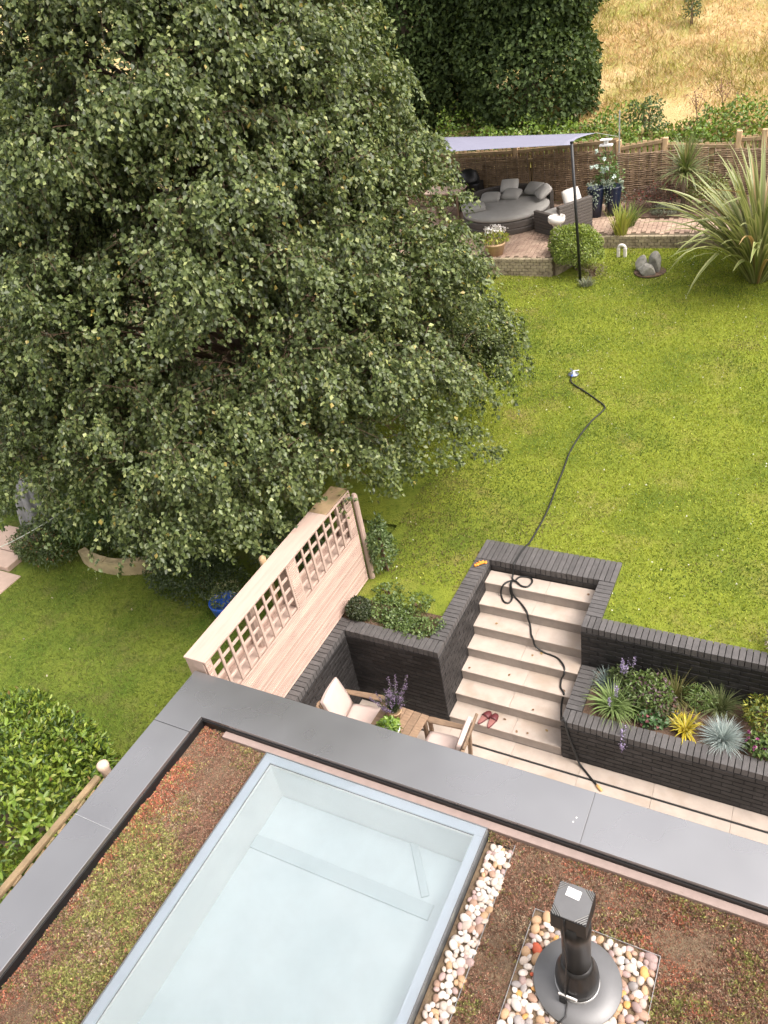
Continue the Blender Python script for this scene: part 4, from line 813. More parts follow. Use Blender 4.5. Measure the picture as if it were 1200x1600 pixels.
# ------------------------------------------------------------------ bed behind the patio wall
shrub('box_ball', (-1.33, 0.32, 1.39), (0.17, 0.17), 0.30, 2600, 0.028, 0.02, [(2, (0.035, 0.05, 0.018)), (1, (0.06, 0.075, 0.03))], 'clipped dark box ball on the wall corner beside the screen', seed=15, shell=0.25, lump=0.05, zmin=-0.9)
for k, (x, y, r, lab) in enumerate(((-1.02, 0.50, 0.24, 'low green ground cover next to the box ball'), (-0.72, 0.36, 0.20, 'low pale green ground cover along the middle of the wall coping'), (-0.42, 0.36, 0.19, 'bright green ground cover in the wall corner nearest the steps'), (-0.60, 0.75, 0.20, 'sparse green plant in the soil behind the coping'), (-1.15, 0.85, 0.18, 'small green plant near the foot of the screen'))):
    shrub('ground_cover', (x, y, 1.385), (r*1.25, r), 0.12, 620 if k < 3 else 260, 0.042, 0.03, [(2, (0.10, 0.15, 0.04)), (2, (0.16, 0.22, 0.07)), (1, (0.06, 0.10, 0.03))], lab, 'plant', seed=30+k, group='ground cover in the bed by the screen', lump=0.35)
shrub('climber', (-1.42, 1.30, 1.385), (0.20, 0.27), 0.95, 1500, 0.055, 0.028, [(2, (0.075, 0.12, 0.035)), (1, (0.13, 0.18, 0.06)), (0.3, (0.2, 0.26, 0.12))], 'leafy green climber at the far end of the screen', seed=16, lump=0.3)
# plants on the patio table
pl = thing('lavender_pot', (-0.42, -0.64, 0.726), 'pot of grey green lavender with purple heads on the wooden table', 'plant')
MB().lathe([(0.06, 0), (0.085, 0.12), (0.092, 0.125), (0.092, 0.14), (0.08, 0.14), (0.075, 0.12), (0, 0.12)], 20, (-0.42, -0.64, 0.726)).obj('pot', 'terracotta', pl, smooth=True)
b = np.array([-0.42, -0.64, 0.85]); n = 260; az = RNG.uniform(0, 6.28, n); u = RNG.random(n)
nobj('leaves', blades(b+rnd(n, 0.02)*[1, 1, 0], az, RNG.uniform(0.16, 0.34, n), 0.1+0.5*u, 0.3+0.9*u, np.full(n, 0.006), pick([(2, (0.08, 0.11, 0.06)), (1, (0.13, 0.17, 0.09))], n), 3), 'leaf_matt', pl)
spikes(pl, (-0.42, -0.64, 0.86), 26, 0.36, [(1, (0.13, 0.09, 0.15)), (1, (0.22, 0.17, 0.25))], 0.06, seed=5, lean=0.75)
bp_ = thing('basil_pot', (-0.36, -0.92, 0.726), 'bright green leafy plant in a white bowl on the wooden table', 'plant')
MB().lathe([(0.07, 0), (0.11, 0.09), (0.135, 0.125), (0.14, 0.13), (0.128, 0.13), (0.11, 0.11), (0, 0.105)], 24, (-0.36, -0.92, 0.726)).obj('bowl', 'label_white', bp_, smooth=True)
nobj('leaves', lobe((-0.37, -0.91, 0.87), (0.14, 0.14, 0.10), 420, 0.06, 0.04, [(2, (0.17, 0.27, 0.04)), (1, (0.25, 0.36, 0.07)), (1, (0.09, 0.16, 0.03))], 18), 'leaf', bp_)

# ================================================================== neighbour's border
DK = [(3, (0.04, 0.065, 0.02)), (2, (0.065, 0.095, 0.03)), (1, (0.10, 0.13, 0.045))]
shrub('euonymus', (-4.35, 0.42, 1.06), (0.90, 0.50), 0.66, 5200, 0.05, 0.026, DK, 'low dark euonymus mound between the lawn and the birch', seed=40, lump=0.2)
shrub('euonymus', (-3.0, 1.3, 1.15), (0.75, 0.6), 0.8, 3600, 0.05, 0.026, DK, 'dark shrub behind the slatted screen under the birch', seed=41, lump=0.2)
shrub('cotoneaster', (-5.75, 1.05, 1.1), (0.85, 0.62), 0.95, 4600, 0.055, 0.026, DK, 'dark green shrub above the curved stone edging', seed=42, lump=0.28)
shrub('sumac', (-6.75, 1.15, 1.1), (0.95, 0.75), 1.55, 4800, 0.10, 0.03, [(3, (0.055, 0.10, 0.025)), (2, (0.085, 0.14, 0.035)), (1, (0.12, 0.18, 0.05))], 'feathery green shrub under the left side of the birch', seed=43, lump=0.32)
shrub('border_shrub', (-6.55, 0.78, 1.08), (0.72, 0.36), 0.62, 2600, 0.06, 0.028, [(2, (0.075, 0.11, 0.03)), (1, (0.12, 0.165, 0.045)), (0.1, (0.35, 0.25, 0.05))], 'mid green shrub spilling over the curved stone edging', seed=46, lump=0.35)
shrub('hebe', (-7.55, 0.22, 1.08), (0.58, 0.42), 0.72, 3600, 0.06, 0.027, [(2, (0.07, 0.105, 0.03)), (1, (0.11, 0.15, 0.045)), (0.15, (0.25, 0.14, 0.05))], 'rounded shrub beside the pink terrace slabs', seed=44, lump=0.25)
shrub('shade_shrub', (-9.1, 1.25, 1.1), (0.75, 0.6), 0.95, 3000, 0.06, 0.028, DK, 'dark shrub behind the pink terrace slabs', seed=49, lump=0.3)
for k, (x, y, h, lab) in enumerate(((-8.2, 7.2, 3.2, 'dark hedge shrub glimpsed through the middle of the birch'), (-11.0, 5.6, 3.4, 'dark hedge shrub behind the left edge of the birch'), (-6.6, 9.3, 2.8, 'dark hedge shrub behind the right part of the birch'), (-10.5, 2.9, 2.6, 'dark hedge shrub behind the grey cloth'))): shrub('hedge_shrub', (x, y, 1.4), (1.7, 1.2), h, 4200, 0.11, 0.06, DK, lab, seed=95+k, lump=0.3, group='dark shrubs behind the birch')
shrub('shade_shrub', (-9.4, 3.0, 1.2), (1.2, 0.9), 1.9, 3600, 0.08, 0.035, DK, 'dark shrub at the left edge behind the grey cloth', seed=45, lump=0.3)
ce = thing('stone_edging', (-6.5, 0.5, 1.05), 'curved buff stone border edging at the back of the shaded lawn', 'edging')
for k in range(6):
    a0 = 4.32+k*0.22; a1 = a0+0.225; ctr = (-6.25, 1.75); r0, r1 = 1.42, 1.56
    MB().prism([(ctr[0]+r1*math.cos(a0), ctr[1]+r1*math.sin(a0)), (ctr[0]+r1*math.cos((a0+a1)/2), ctr[1]+r1*math.sin((a0+a1)/2)), (ctr[0]+r1*math.cos(a1), ctr[1]+r1*math.sin(a1)), (ctr[0]+r0*math.cos(a1), ctr[1]+r0*math.sin(a1)), (ctr[0]+r0*math.cos((a0+a1)/2), ctr[1]+r0*math.sin((a0+a1)/2)), (ctr[0]+r0*math.cos(a0), ctr[1]+r0*math.sin(a0))], 1.02, 1.36+random.uniform(-0.015, 0.015)).obj('stone', 'buff_stone', ce, 0.012, 2)
tr_ = thing('terrace', (-8.8, -0.2, 1.05), 'pink stone slabs of the terrace at the left edge', 'terrace', kind='structure')
for i, (x0, x1, y0, y1, dz) in enumerate(((-8.35, -7.75, -0.95, -0.30, 0), (-9.0, -8.38, -0.95, -0.30, 0), (-9.7, -9.03, -0.95, -0.3, 0), (-8.75, -8.1, -0.27, 0.10, 0.12), (-9.5, -8.78, -0.27, 0.10, 0.12), (-8.35, -7.95, -1.6, -0.98, 0), (-9.0, -8.38, -1.6, -0.98, 0), (-9.2, -8.3, 0.12, 0.7, 0.12))):
    MB().box(x0, x1, y0, y1, 1.04, 1.10+dz*0.6).obj('slab', 'terrace', tr_, 0.008)
# grey draped cloth over a pole
cl = thing('draped_cloth', (-8.05, 0.72, 1.1), 'grey cloth hanging in folds among the shrubs at the left edge', 'cloth')
V = []; F = []; k = 40; prof = [(0.02, 2.95), (0.10, 2.88), (0.20, 2.72), (0.27, 2.45), (0.31, 2.2), (0.33, 1.95)]
for r_, z_ in prof:
    for j in range(k): a = 2*PI*j/k; q = r_*(1+0.16*math.sin(7*a+z_)+0.07*math.sin(13*a)); V.append((-8.05+q*math.cos(a), 0.72+q*math.sin(a), z_-0.55))
for i in range(len(prof)-1):
    for j in range(k): F.append((i*k+j, i*k+(j+1) % k, (i+1)*k+(j+1) % k, (i+1)*k+j))
MB().add(V, F).obj('cloth', 'grey_cloth', cl, smooth=True); MB().tube([(-8.05, 0.72, 1.1), (-8.05, 0.72, 2.45)], 0.02, 8).obj('pole', 'fence_wood', cl)
wl = MB().tube(smooth_path([(-7.9, -1.4, 2.05), (-7.2, -0.45, 2.08), (-6.75, 0.35, 2.2), (-6.5, 0.9, 2.3)], 4), 0.008, 5).obj('washing_line', 'line_white'); tag(wl, 'thin pale washing line stretched above the shaded lawn', 'line')
bpot = thing('blue_pot', (-3.52, 0.02, 1.08), 'glossy blue pot half hidden behind the slatted screen', 'pot')
MB().lathe([(0.13, 0), (0.19, 0.10), (0.215, 0.24), (0.225, 0.30), (0.215, 0.31), (0.19, 0.30), (0.18, 0.25), (0, 0.24)], 28, (-3.52, 0.02, 1.07)).obj('pot', 'blue_glaze', bpot, smooth=True)
nobj('leaves', lobe((-3.5, 0.07, 1.42), (0.24, 0.24, 0.16), 420, 0.055, 0.022, [(2, (0.09, 0.13, 0.04)), (1, (0.16, 0.19, 0.06)), (0.5, (0.4, 0.38, 0.2))], 48), 'leaf', bpot)

# ================================================================== raised far patio
ZF = 2.49
poly = [(-9, 10.93), (-1.72, 10.95), (-0.95, 12.42), (9, 12.55), (9, 15.4), (-9, 15.4)]
fpat = MB().prism(poly, 1.6, ZF-0.012).obj('raised_patio', 'joint'); tag(fpat, 'raised brick paved patio at the far end of the lawn', None, None, 'structure')
def inside(x, y): return (y > 11.06 and x < -1.80) or (y > 12.62 and x > -1.2) or (x <= -1.2 and x >= -1.8 and y > 11.1+1.25*(x+1.8)/0.6)
mb = MB(); rg = random.Random(4); rot = Matrix.Rotation(0.09, 3, 'Z')
for i in range(-46, 40):
    for j in range(-26, 30):
        x = -2.5+i*0.106; y = 13.0+j*0.206+(0.103 if i % 2 else 0); p = rot @ Vector((x+2.5, y-13, 0)); px, py = p.x-2.5, p.y+13
        if not (-6.6 < px < 2.6 and py < 14.9 and inside(px, py)) or (px > -1.05 and py > 13.62): continue
        mm = Matrix.Translation((px, py, ZF-0.02+rg.uniform(-0.003, 0.003))) @ rot.to_4x4()
        mb.box(-0.048, 0.048, -0.098, 0.098, -0.02, 0.022, mm)
o = mb.obj('paving_bricks', 'paver', fpat, 0); o['kind'] = 'stuff'
def block_wall(a, b, z0, z1, nm):
    mb = MB(); d = Vector((b[0]-a[0], b[1]-a[1], 0)); L = d.length; ang = math.atan2(d.y, d.x); n = int((z1-z0)/0.075)
    for c in range(n+1):
        x = -0.07*(c % 2)
        while x < L-0.05:
            xa = max(0, x); xb = min(x+0.135, L); x += 0.14; z = z1-0.0725*c
            if xb-xa > 0.02: mb.box(xa, xb-0.008, -0.05-rg.uniform(0, 0.012), 0.05, z-0.064, z, Matrix.Translation((a[0], a[1], 0)) @ Matrix.Rotation(ang, 4, 'Z'))
    o = mb.obj(nm, 'block', fpat); o['kind'] = 'stuff'
block_wall((-7, 10.92), (-1.74, 10.94), 2.02, ZF+0.012, 'wall_blocks'); block_wall((-1.72, 10.98), (-0.97, 12.40), 2.05, ZF+0.012, 'wall_blocks'); block_wall((-0.93, 12.40), (3.2, 12.44), 2.18, ZF+0.012, 'wall_blocks')
bs = MB().box(-1.0, 6, 13.66, 15.1, 2.3, ZF+0.03).obj('back_bed', 'soil'); tag(bs, 'soil border in front of the woven hurdles', None, None, 'structure')
# hurdles: each panel is one thing, woven rods and uprights
def hurdle(x0, x1, y, z0, z1, label):
    t = thing('wattle_hurdle', ((x0+x1)/2, y, z0), label, 'fence', 'woven willow hurdle panels at the back of the patio')
    n = max(3, int((x1-x0)/0.24)); xs = [x0+0.05+(x1-x0-0.1)*i/(n-1) for i in range(n)]; mb = MB(); k = int((z1-z0)/0.026)
    for r_ in range(k):
        z = z0+0.02+0.026*r_; ph = r_ % 2; pts = []
        for i in range(n):
            s = 1 if (i+ph) % 2 else -1; pts.append((xs[i], y+s*0.022, z+rg.uniform(-0.007, 0.007)+0.02*math.sin(xs[i]*2.1)*(r_/k)))
            if i < n-1: pts.append(((xs[i]+xs[i+1])/2, y+rg.uniform(-0.004, 0.004), z+rg.uniform(-0.007, 0.007)+0.02*math.sin((xs[i]+.12)*2.1)*(r_/k)))
        mb.tube(pts, [rg.uniform(0.009, 0.014)]*len(pts), 5)
    o = mb.obj('woven_rods', 'wattle', t); o['kind'] = 'stuff'
    for i in range(n): MB().tube([(xs[i], y, z0-0.1), (xs[i], y, z1+rg.uniform(0.0, 0.07))], 0.013, 6).obj('upright', 'bark', t)
hurdle(-7.6, -5.75, 15.02, 2.47, 3.74, 'woven hurdle panel half hidden behind the birch leaves'); hurdle(-5.70, -3.55, 15.0, 2.47, 3.72, 'woven hurdle panel behind the round daybed'); hurdle(-3.5, -1.40, 15.02, 2.47, 3.74, 'woven hurdle panel behind the wicker armchair'); hurdle(-1.32, 0.9, 15.0, 2.47, 3.68, 'woven hurdle panel behind the spiky cordyline'); hurdle(0.95, 3.2, 15.02, 2.47, 3.62, 'woven hurdle panel behind the phormium')
# timber fence behind the hurdles
def bay(x0, x1, zt0, zt1, label, boards=True):
    t = thing('timber_fence', ((x0+x1)/2, 15.28, 2.5), label, 'fence', 'timber fence bays behind the hurdles')
    MB().box(x0-0.06, x0+0.06, 15.22, 15.34, 2.4, zt0+0.10).obj('post', 'fence_wood', t, 0.008)
    for dz in (-0.05, -0.30, -0.9):
        m = MB(); m.add([(x0+0.061, 15.23, zt0+dz), (x1-0.061, 15.23, zt1+dz), (x1-0.061, 15.275, zt1+dz), (x0+0.061, 15.275, zt0+dz), (x0+0.061, 15.23, zt0+dz-0.085), (x1-0.061, 15.23, zt1+dz-0.085), (x1-0.061, 15.275, zt1+dz-0.085), (x0+0.061, 15.275, zt0+dz-0.085)], [(0, 1, 2, 3), (7, 6, 5, 4), (0, 4, 5, 1), (1, 5, 6, 2), (2, 6, 7, 3), (3, 7, 4, 0)]); m.obj('rail', 'fence_rail', t, 0.006)
    n = int((x1-x0)/0.125)
    for i in range(n):
        s = (i+0.5)/n; x = x0+(x1-x0)*s; zt = zt0+(zt1-zt0)*s
        MB().box(x-0.052, x+0.05, 15.278, 15.296, 2.45, zt-0.02+rg.uniform(-0.02, 0.02)).obj('board', 'fence_wood', t, 0.004)
bay(-6.4, -4.0, 3.86, 3.86, 'fence bay seen under the middle of the lilac sail'); bay(-4.0, -1.31, 3.86, 3.98, 'fence bay behind the black sail post'); bay(-1.31, -0.19, 3.80, 3.92, 'short fence bay between the metal pole and the cordyline'); bay(-0.19, 1.47, 3.80, 3.72, 'fence bay behind the cordyline'); bay(1.47, 2.02, 3.86, 3.86, 'narrow fence bay with pale posts above the phormium'); bay(2.02, 4.3, 3.86, 3.86, 'fence bay at the right edge above the phormium')
pole = MB().tube([(-1.26, 15.1, 2.5), (-1.26, 15.1, 4.62)], 0.018, 8).obj('metal_pole', 'galv'); tag(pole, 'thin grey metal pole standing at the fence beside the white flowers', 'pole')
# sail and post
ss = thing('shade_sail', (-3.2, 13, 4.5), 'lilac fabric shade sail stretched over the daybed', 'shade sail')
A, B, Cc, Dd = [Vector(p) for p in ((-1.20, 10.70, 4.93), (-4.7, 11.5, 4.74), (-6.1, 15.2, 4.26), (-1.85, 15.2, 4.12))]
V = []; F = []; n = 16
for i in range(n+1):
    for j in range(n+1):
        s, q = i/n, j/n; s2 = s+0.05*math.sin(PI*q)*(0.5-s)*2*abs(2*s-1)**1; q2 = q+0.04*math.sin(PI*s)*(0.5-q)*2*abs(2*q-1)
        p = (A*(1-s2)+B*s2)*(1-q2)+(Dd*(1-s2)+Cc*s2)*q2; V.append((p.x, p.y, p.z-0.05*math.sin(PI*s)*math.sin(PI*q)))
for i in range(n):
    for j in range(n): F.append((i*(n+1)+j, i*(n+1)+j+1, (i+1)*(n+1)+j+1, (i+1)*(n+1)+j))
o = MB().add(V, F).obj('canopy', 'sail', ss, smooth=True); o.modifiers.new('thickness', 'SOLIDIFY').thickness = 0.004
for p, q in ((A, (-1.19, 10.67, 4.96)), (Dd, (-1.32, 15.22, 4.0)), (Cc, (-6.4, 15.25, 4.1))): MB().tube([p, q], 0.006, 5).obj('tie_rope', 'line_white', ss)
pt = thing('sail_post', (-1.05, 10.67, 2.09), 'tall thin black post holding the corner of the sail', 'post')
MB().tube([(-1.045, 10.67, 2.0), (-1.19, 10.67, 4.97)], 0.030, 10).obj('pole', 'black_metal', pt, smooth=True); MB().tube([(-1.19, 10.67, 4.965), (-1.192, 10.67, 5.0)], 0.034, 10).obj('cap', 'black_metal', pt)
# ------------------------------------------------------------------ daybed
DX, DY, DR = -3.72, 13.50, 1.08
db = thing('daybed', (DX, DY, ZF), 'round dark wicker daybed with thick grey cushion', 'daybed')
MB().lathe([(DR-0.04, 0.0), (DR, 0.02), (DR+0.015, 0.12), (DR, 0.15), (DR+0.02, 0.17), (DR+0.02, 0.29), (DR, 0.31), (0, 0.31)], 64, (DX, DY, ZF)).obj('wicker_base', 'wicker', db)
MB().lathe([(DR-0.05, 0.312), (DR+0.0, 0.33), (DR+0.02, 0.38), (DR+0.0, 0.43), (DR-0.06, 0.455), (0.6, 0.47), (0, 0.475)], 64, (DX, DY, ZF)).obj('mattress', 'cushion_grey', db, smooth=True)
V = []; F = []; k = 28
for i in range(k+1):
    a = 0.35+2.75*i/k
    for r_, z_ in ((DR+0.03, 0.0), (DR+0.03, 0.60), (DR+0.06, 0.64), (DR+0.12, 0.62), (DR+0.12, 0.0)): V.append((DX+r_*math.cos(a), DY+r_*math.sin(a), ZF+z_))
for i in range(k):
    for j in range(4): F.append((i*5+j, i*5+j+1, (i+1)*5+j+1, (i+1)*5+j))
F += [(0, 1, 2, 3, 4), tuple(k*5+j for j in (4, 3, 2, 1, 0))]
MB().add(V, F).obj('back_rim', 'wicker', db)
def pillow(x, y, z, s, rx, rz, m, label):
    o = soft_box('pillow', s, s*0.8, 0.20, m, None, Matrix.Identity(4), 0.25); o.location = (x, y, z); o.rotation_euler = (rx, 0, rz); tag(o, label, 'pillow', 'grey pillows on the daybed'); return o
pillow(-4.42, 13.05, ZF+0.53, 0.60, 0.10, 0.5, 'cushion_grey', 'large flat grey pillow at the near left of the daybed'); pillow(-4.22, 13.78, ZF+0.55, 0.50, 0.2, 0.2, 'cushion_grey', 'grey pillow lying behind the large flat one')
pillow(-3.88, 14.30, ZF+0.68, 0.46, 0.75, 0.1, 'cushion_pale', 'pale pillow propped against the back rim of the daybed'); pillow(-3.72, 13.98, ZF+0.56, 0.48, 0.3, -0.1, 'cushion_grey', 'grey pillow lying in front of the propped pale one')
pillow(-3.20, 14.22, ZF+0.62, 0.48, 0.55, -0.35, 'cushion_grey', 'grey pillow at the middle of the daybed back'); pillow(-2.82, 13.80, ZF+0.66, 0.50, 0.6, -1.0, 'cushion_pale', 'pale pillow nearest the wicker armchair')
# wicker armchair, its back to the lawn
ac = thing('wicker_armchair', (-2.12, 13.0, ZF), 'dark wicker armchair with grey cushions beside the daybed', 'armchair', rz=2.55)
def wb(x0, x1, y0, y1, z0, z1, nm, m=None):
    n = max(1, round((z1-z0)/0.075)); mb = MB()
    for i in range(n): mb.box(x0, x1, y0, y1, z0+(z1-z0)*i/n+0.003, z0+(z1-z0)*(i+1)/n-0.003, m)
    return mb.obj(nm, 'wicker', ac, 0.008, world=False)
wb(-0.40, 0.42, -0.42, 0.42, 0.03, 0.28, 'base'); wb(-0.52, -0.405, -0.50, 0.50, 0.0, 0.72, 'backrest'); wb(-0.40, 0.42, 0.425, 0.53, 0.0, 0.50, 'arm'); wb(-0.40, 0.42, -0.53, -0.425, 0.0, 0.50, 'arm')
soft_box('seat_cushion', 0.80, 0.82, 0.14, 'cushion_grey', ac, Matrix.Translation((0.01, 0, 0.36)), 0.7)
o = soft_box('pillow', 0.52, 0.50, 0.20, 'cushion_pale', None, Matrix.Identity(4), 0.25); o.location = (-1.86, 12.95+0.05, ZF+0.68); o.rotation_euler = (0.0, -1.15, 2.55); tag(o, 'pale square pillow standing in the wicker armchair', 'pillow')
# pedestal bird bath
bb = thing('bird_bath', (-2.0, 12.15, ZF), 'white stone bird bath on a short pedestal in front of the armchair', 'bird bath')
MB().lathe([(0.15, 0), (0.15, 0.05), (0.11, 0.08), (0.085, 0.12), (0.08, 0.34), (0.11, 0.38), (0.12, 0.40)], 20, (-2.0, 12.15, ZF)).obj('pedestal', 'white_stone', bb, smooth=True)
MB().lathe([(0.11, 0.40), (0.18, 0.43), (0.20, 0.48), (0.195, 0.56), (0.175, 0.565), (0.165, 0.53), (0, 0.51)], 24, (-2.0, 12.15, ZF)).obj('bowl', 'white_stone', bb, smooth=True)
# table and barbecue under the sail
tt = thing('side_table', (-5.55, 13.95, ZF), 'pale wooden table at the left under the sail', 'table')
MB().box(-6.05, -5.05, 13.62, 14.28, ZF+0.70, ZF+0.745).obj('top', 'pale_wood', tt, 0.01)
for x in (-5.98, -5.12):
    for y in (13.69, 14.21): MB().box(x-0.03, x+0.03, y-0.03, y+0.03, ZF, ZF+0.699).obj('leg', 'old_teak', tt, 0.005)
bq = thing('barbecue', (-5.15, 14.62, ZF), 'black covered barbecue against the hurdle behind the table', 'barbecue')
MB().prism([(-5.5, 14.42), (-4.8, 14.42), (-4.8, 14.85), (-5.5, 14.85)], ZF, ZF+0.72).obj('cabinet', 'black_metal', bq, 0.03, 2); MB().lathe([(0.30, 0.721), (0.31, 0.80), (0.24, 0.98), (0.1, 1.05), (0, 1.06)], 20, (-5.15, 14.63, ZF)).obj('lid', 'black_metal', bq, smooth=True)
# pots and ornaments
fpot = thing('flower_pot', (-3.2, 11.22, ZF), 'buff pot of white flowers and lime leaves on the patio edge', 'pot')
MB().lathe([(0.17, 0), (0.24, 0.24), (0.255, 0.25), (0.255, 0.29), (0.22, 0.29), (0.21, 0.25), (0, 0.25)], 24, (-3.2, 11.22, ZF)).obj('pot', 'terracotta', fpot, smooth=True)
nobj('leaves', lobe((-3.2, 11.24, ZF+0.38), (0.30, 0.28, 0.17), 420, 0.075, 0.04, [(2, (0.26, 0.30, 0.05)), (1, (0.12, 0.18, 0.04)), (1, (0.40, 0.38, 0.08))], 50), 'leaf', fpot)
nobj('flowers', lobe((-3.22, 11.32, ZF+0.54), (0.26, 0.2, 0.09), 150, 0.055, 0.05, [(1, (0.75, 0.72, 0.68)), (0.5, (0.6, 0.55, 0.5))], 51), 'leaf_matt', fpot)
SIL = [(2, (0.22, 0.27, 0.20)), (1, (0.32, 0.37, 0.29))]
for k, (x, y, lab) in enumerate(((-1.52, 13.85, 'tall navy pot with silver trailing plant, the one nearer the armchair'), (-1.12, 13.95, 'tall navy pot with silver trailing plant, the one nearer the yellow grass'))):
    t = thing('tall_pot', (x, y, ZF), lab, 'pot', 'navy pots by the hurdle')
    MB().lathe([(0.13, 0), (0.17, 0.35), (0.20, 0.66), (0.21, 0.70), (0.19, 0.70), (0.17, 0.64), (0, 0.62)], 24, (x, y, ZF)).obj('pot', 'navy_glaze', t, smooth=True)
    n = 420; az = RNG.uniform(0, 6.28, n); q = RNG.random(n); P = np.array([x, y, ZF+0.72])+np.stack([np.cos(az)*(0.12+0.14*q**0.4), np.sin(az)*(0.12+0.14*q**0.4), 0.10-0.55*q**2], 1)+rnd(n, 0.02)
    keepm = (np.sin(az*3+k) > -0.3); P = P[keepm]; n = len(P)
    nobj('trailing_leaves', leaves(P, rnd(n)+[0, 0, -0.5], rnd(n)+[0, 0, .4], np.full(n, 0.05), np.full(n, 0.035), pick(SIL, n)), 'leaf_matt', t)
wf = shrub('white_lily', (-1.35, 14.25, ZF), (0.34, 0.26), 1.25, 800, 0.09, 0.035, [(2, (0.08, 0.14, 0.035)), (1, (0.13, 0.20, 0.05))], 'tall plant with white flowers against the hurdle behind the navy pots', 'plant', seed=52, lump=0.3)
for k in range(10):
    p = np.array([-1.38+random.uniform(-0.3, 0.3), 14.1+random.uniform(-0.2, 0.15), ZF+1.0+random.uniform(-0.25, 0.45)]); q = 16
    nobj('flower', leaves(np.repeat(p[None], q, 0), rnd(q)+[0.1, -0.4, 0.1], rnd(q), np.full(q, .068), np.full(q, .042), pick([(1, (0.70, 0.78, 0.72))], q, 0.05)), 'leaf_matt', wf)
hf = thing('bird_feeder', (-1.55, 14.85, ZF), 'white hanging bird feeder by the metal pole', 'bird feeder')
MB().tube([(-1.55, 14.9, ZF), (-1.55, 14.9, 4.05), (-1.50, 14.85, 4.1)], 0.012, 6).obj('hook', 'dark_metal', hf); MB().box(-1.68, -1.36, 14.78, 14.9, 3.88, 3.93).obj('tray', 'label_white', hf, 0.01); MB().prism([(-1.66, 14.76), (-1.38, 14.76), (-1.38, 14.9), (-1.66, 14.9)], 4.02, 4.05).obj('roof', 'label_white', hf, 0.01); MB().box(-1.57, -1.47, 14.8, 14.88, 3.931, 4.019).obj('hopper', 'label_white', hf, 0.01)
tuft('yellow_iris', (-0.62, 12.52, ZF-0.05), 90, 0.75, (0.0, 0.35), (0.2, 0.95), 0.03, [(2, (0.24, 0.27, 0.05)), (1, (0.36, 0.35, 0.09))], 'upright yellow green iris clump on the low wall', spread=0.14)
tuft('agapanthus', (-0.55, 13.1, ZF), 110, 0.6, (0.1, 0.6), (0.5, 1.7), 0.025, [(2, (0.12, 0.18, 0.04)), (1, (0.20, 0.24, 0.07))], 'strappy green plant behind the iris', spread=0.12)
hv = shrub('heather', (-0.15, 14.25, ZF), (0.62, 0.38), 0.62, 1900, 0.06, 0.018, [(2, (0.12, 0.075, 0.06)), (1, (0.18, 0.10, 0.085)), (0.6, (0.10, 0.11, 0.05)), (0.25, (0.38, 0.06, 0.04))], 'russet twiggy shrub with red flowers in front of the hurdle', seed=53, lump=0.3)
shrub('lavender_bush', (0.15, 13.80, ZF), (0.34, 0.2), 0.28, 800, 0.06, 0.014, [(1, (0.14, 0.17, 0.11)), (1, (0.20, 0.22, 0.15))], 'low grey green bush at the edge of the brick paving', seed=54)
shrub('back_shrub', (1.0, 14.2, ZF), (0.5, 0.4), 0.75, 1400, 0.07, 0.03, [(1, (0.12, 0.15, 0.04)), (1, (0.20, 0.22, 0.06))], 'olive green shrub between the cordyline and the phormium', seed=55)
# topiary shrub at the patio corner
tp_ = shrub('conifer_shrub', (-1.30, 11.30, 2.10), (0.60, 0.55), 1.02, 9500, 0.055, 0.028, [(3, (0.19, 0.25, 0.04)), (2, (0.13, 0.18, 0.03)), (1, (0.28, 0.33, 0.07))], 'rounded lime green shrub behind the black post', seed=56, lump=0.16, zmin=-0.3)
shrub('dead_twigs', (-0.86, 10.95, 2.08), (0.30, 0.25), 0.30, 420, 0.06, 0.012, [(1, (0.12, 0.09, 0.055)), (1, (0.20, 0.17, 0.10))], 'brown twiggy undergrowth under the lime green shrub', seed=57, stems=14)
tuft('grey_tuft', (-0.88, 10.50, 2.07), 150, 0.22, (0.1, 0.9), (0.6, 1.8), 0.014, [(1, (0.15, 0.17, 0.11)), (1, (0.24, 0.24, 0.17))], 'small grey green tuft at the foot of the black post', spread=0.10)
ar = thing('stone_ornament', (-0.44, 11.92, 2.19), 'small white arch shaped ornament on the lawn edge', 'ornament')
z0 = float(zgar(np.float64(-.44), np.float64(11.92)))
MB().box(-0.55, -0.48, 11.88, 11.96, z0-0.02, z0+0.20).obj('leg', 'white_stone', ar, 0.01); MB().box(-0.40, -0.33, 11.88, 11.96, z0-0.02, z0+0.20).obj('leg', 'white_stone', ar, 0.01)
MB().tube([(-0.515+0.075*(1-math.cos(a)), 11.92, z0+0.19+0.075*math.sin(a)) for a in [PI*i/8 for i in range(9)]], 0.036, 8).obj('arch', 'white_stone', ar, smooth=True)
sn = thing('stone_fountain', (0.36, 11.2, 2.13), 'grey lumps of stone stacked on a round base on the lawn', 'stone ornament')
z0 = float(zgar(np.float64(.36), np.float64(11.2)))
def rock(c, r, seed, nm='rock'):
    bm = bmesh.new(); bmesh.ops.create_icosphere(bm, subdivisions=3, radius=1); r_ = random.Random(seed); pl_ = [(Vector((r_.uniform(-1, 1), r_.uniform(-1, 1), r_.uniform(-1, 1))).normalized(), r_.uniform(0.5, 0.85)) for _ in range(14)]
    for v in bm.verts:
        for nn, d in pl_:
            e = v.co.dot(nn)-d
            if e > 0: v.co -= nn*e*0.85
        v.co = Vector((v.co.x*r[0]+c[0], v.co.y*r[1]+c[1], v.co.z*r[2]+c[2]))
    me = bpy.data.meshes.new(nm); bm.to_mesh(me); bm.free(); me.materials.append(MATS['grey_stone']); return link(bpy.data.objects.new(nm, me), sn)
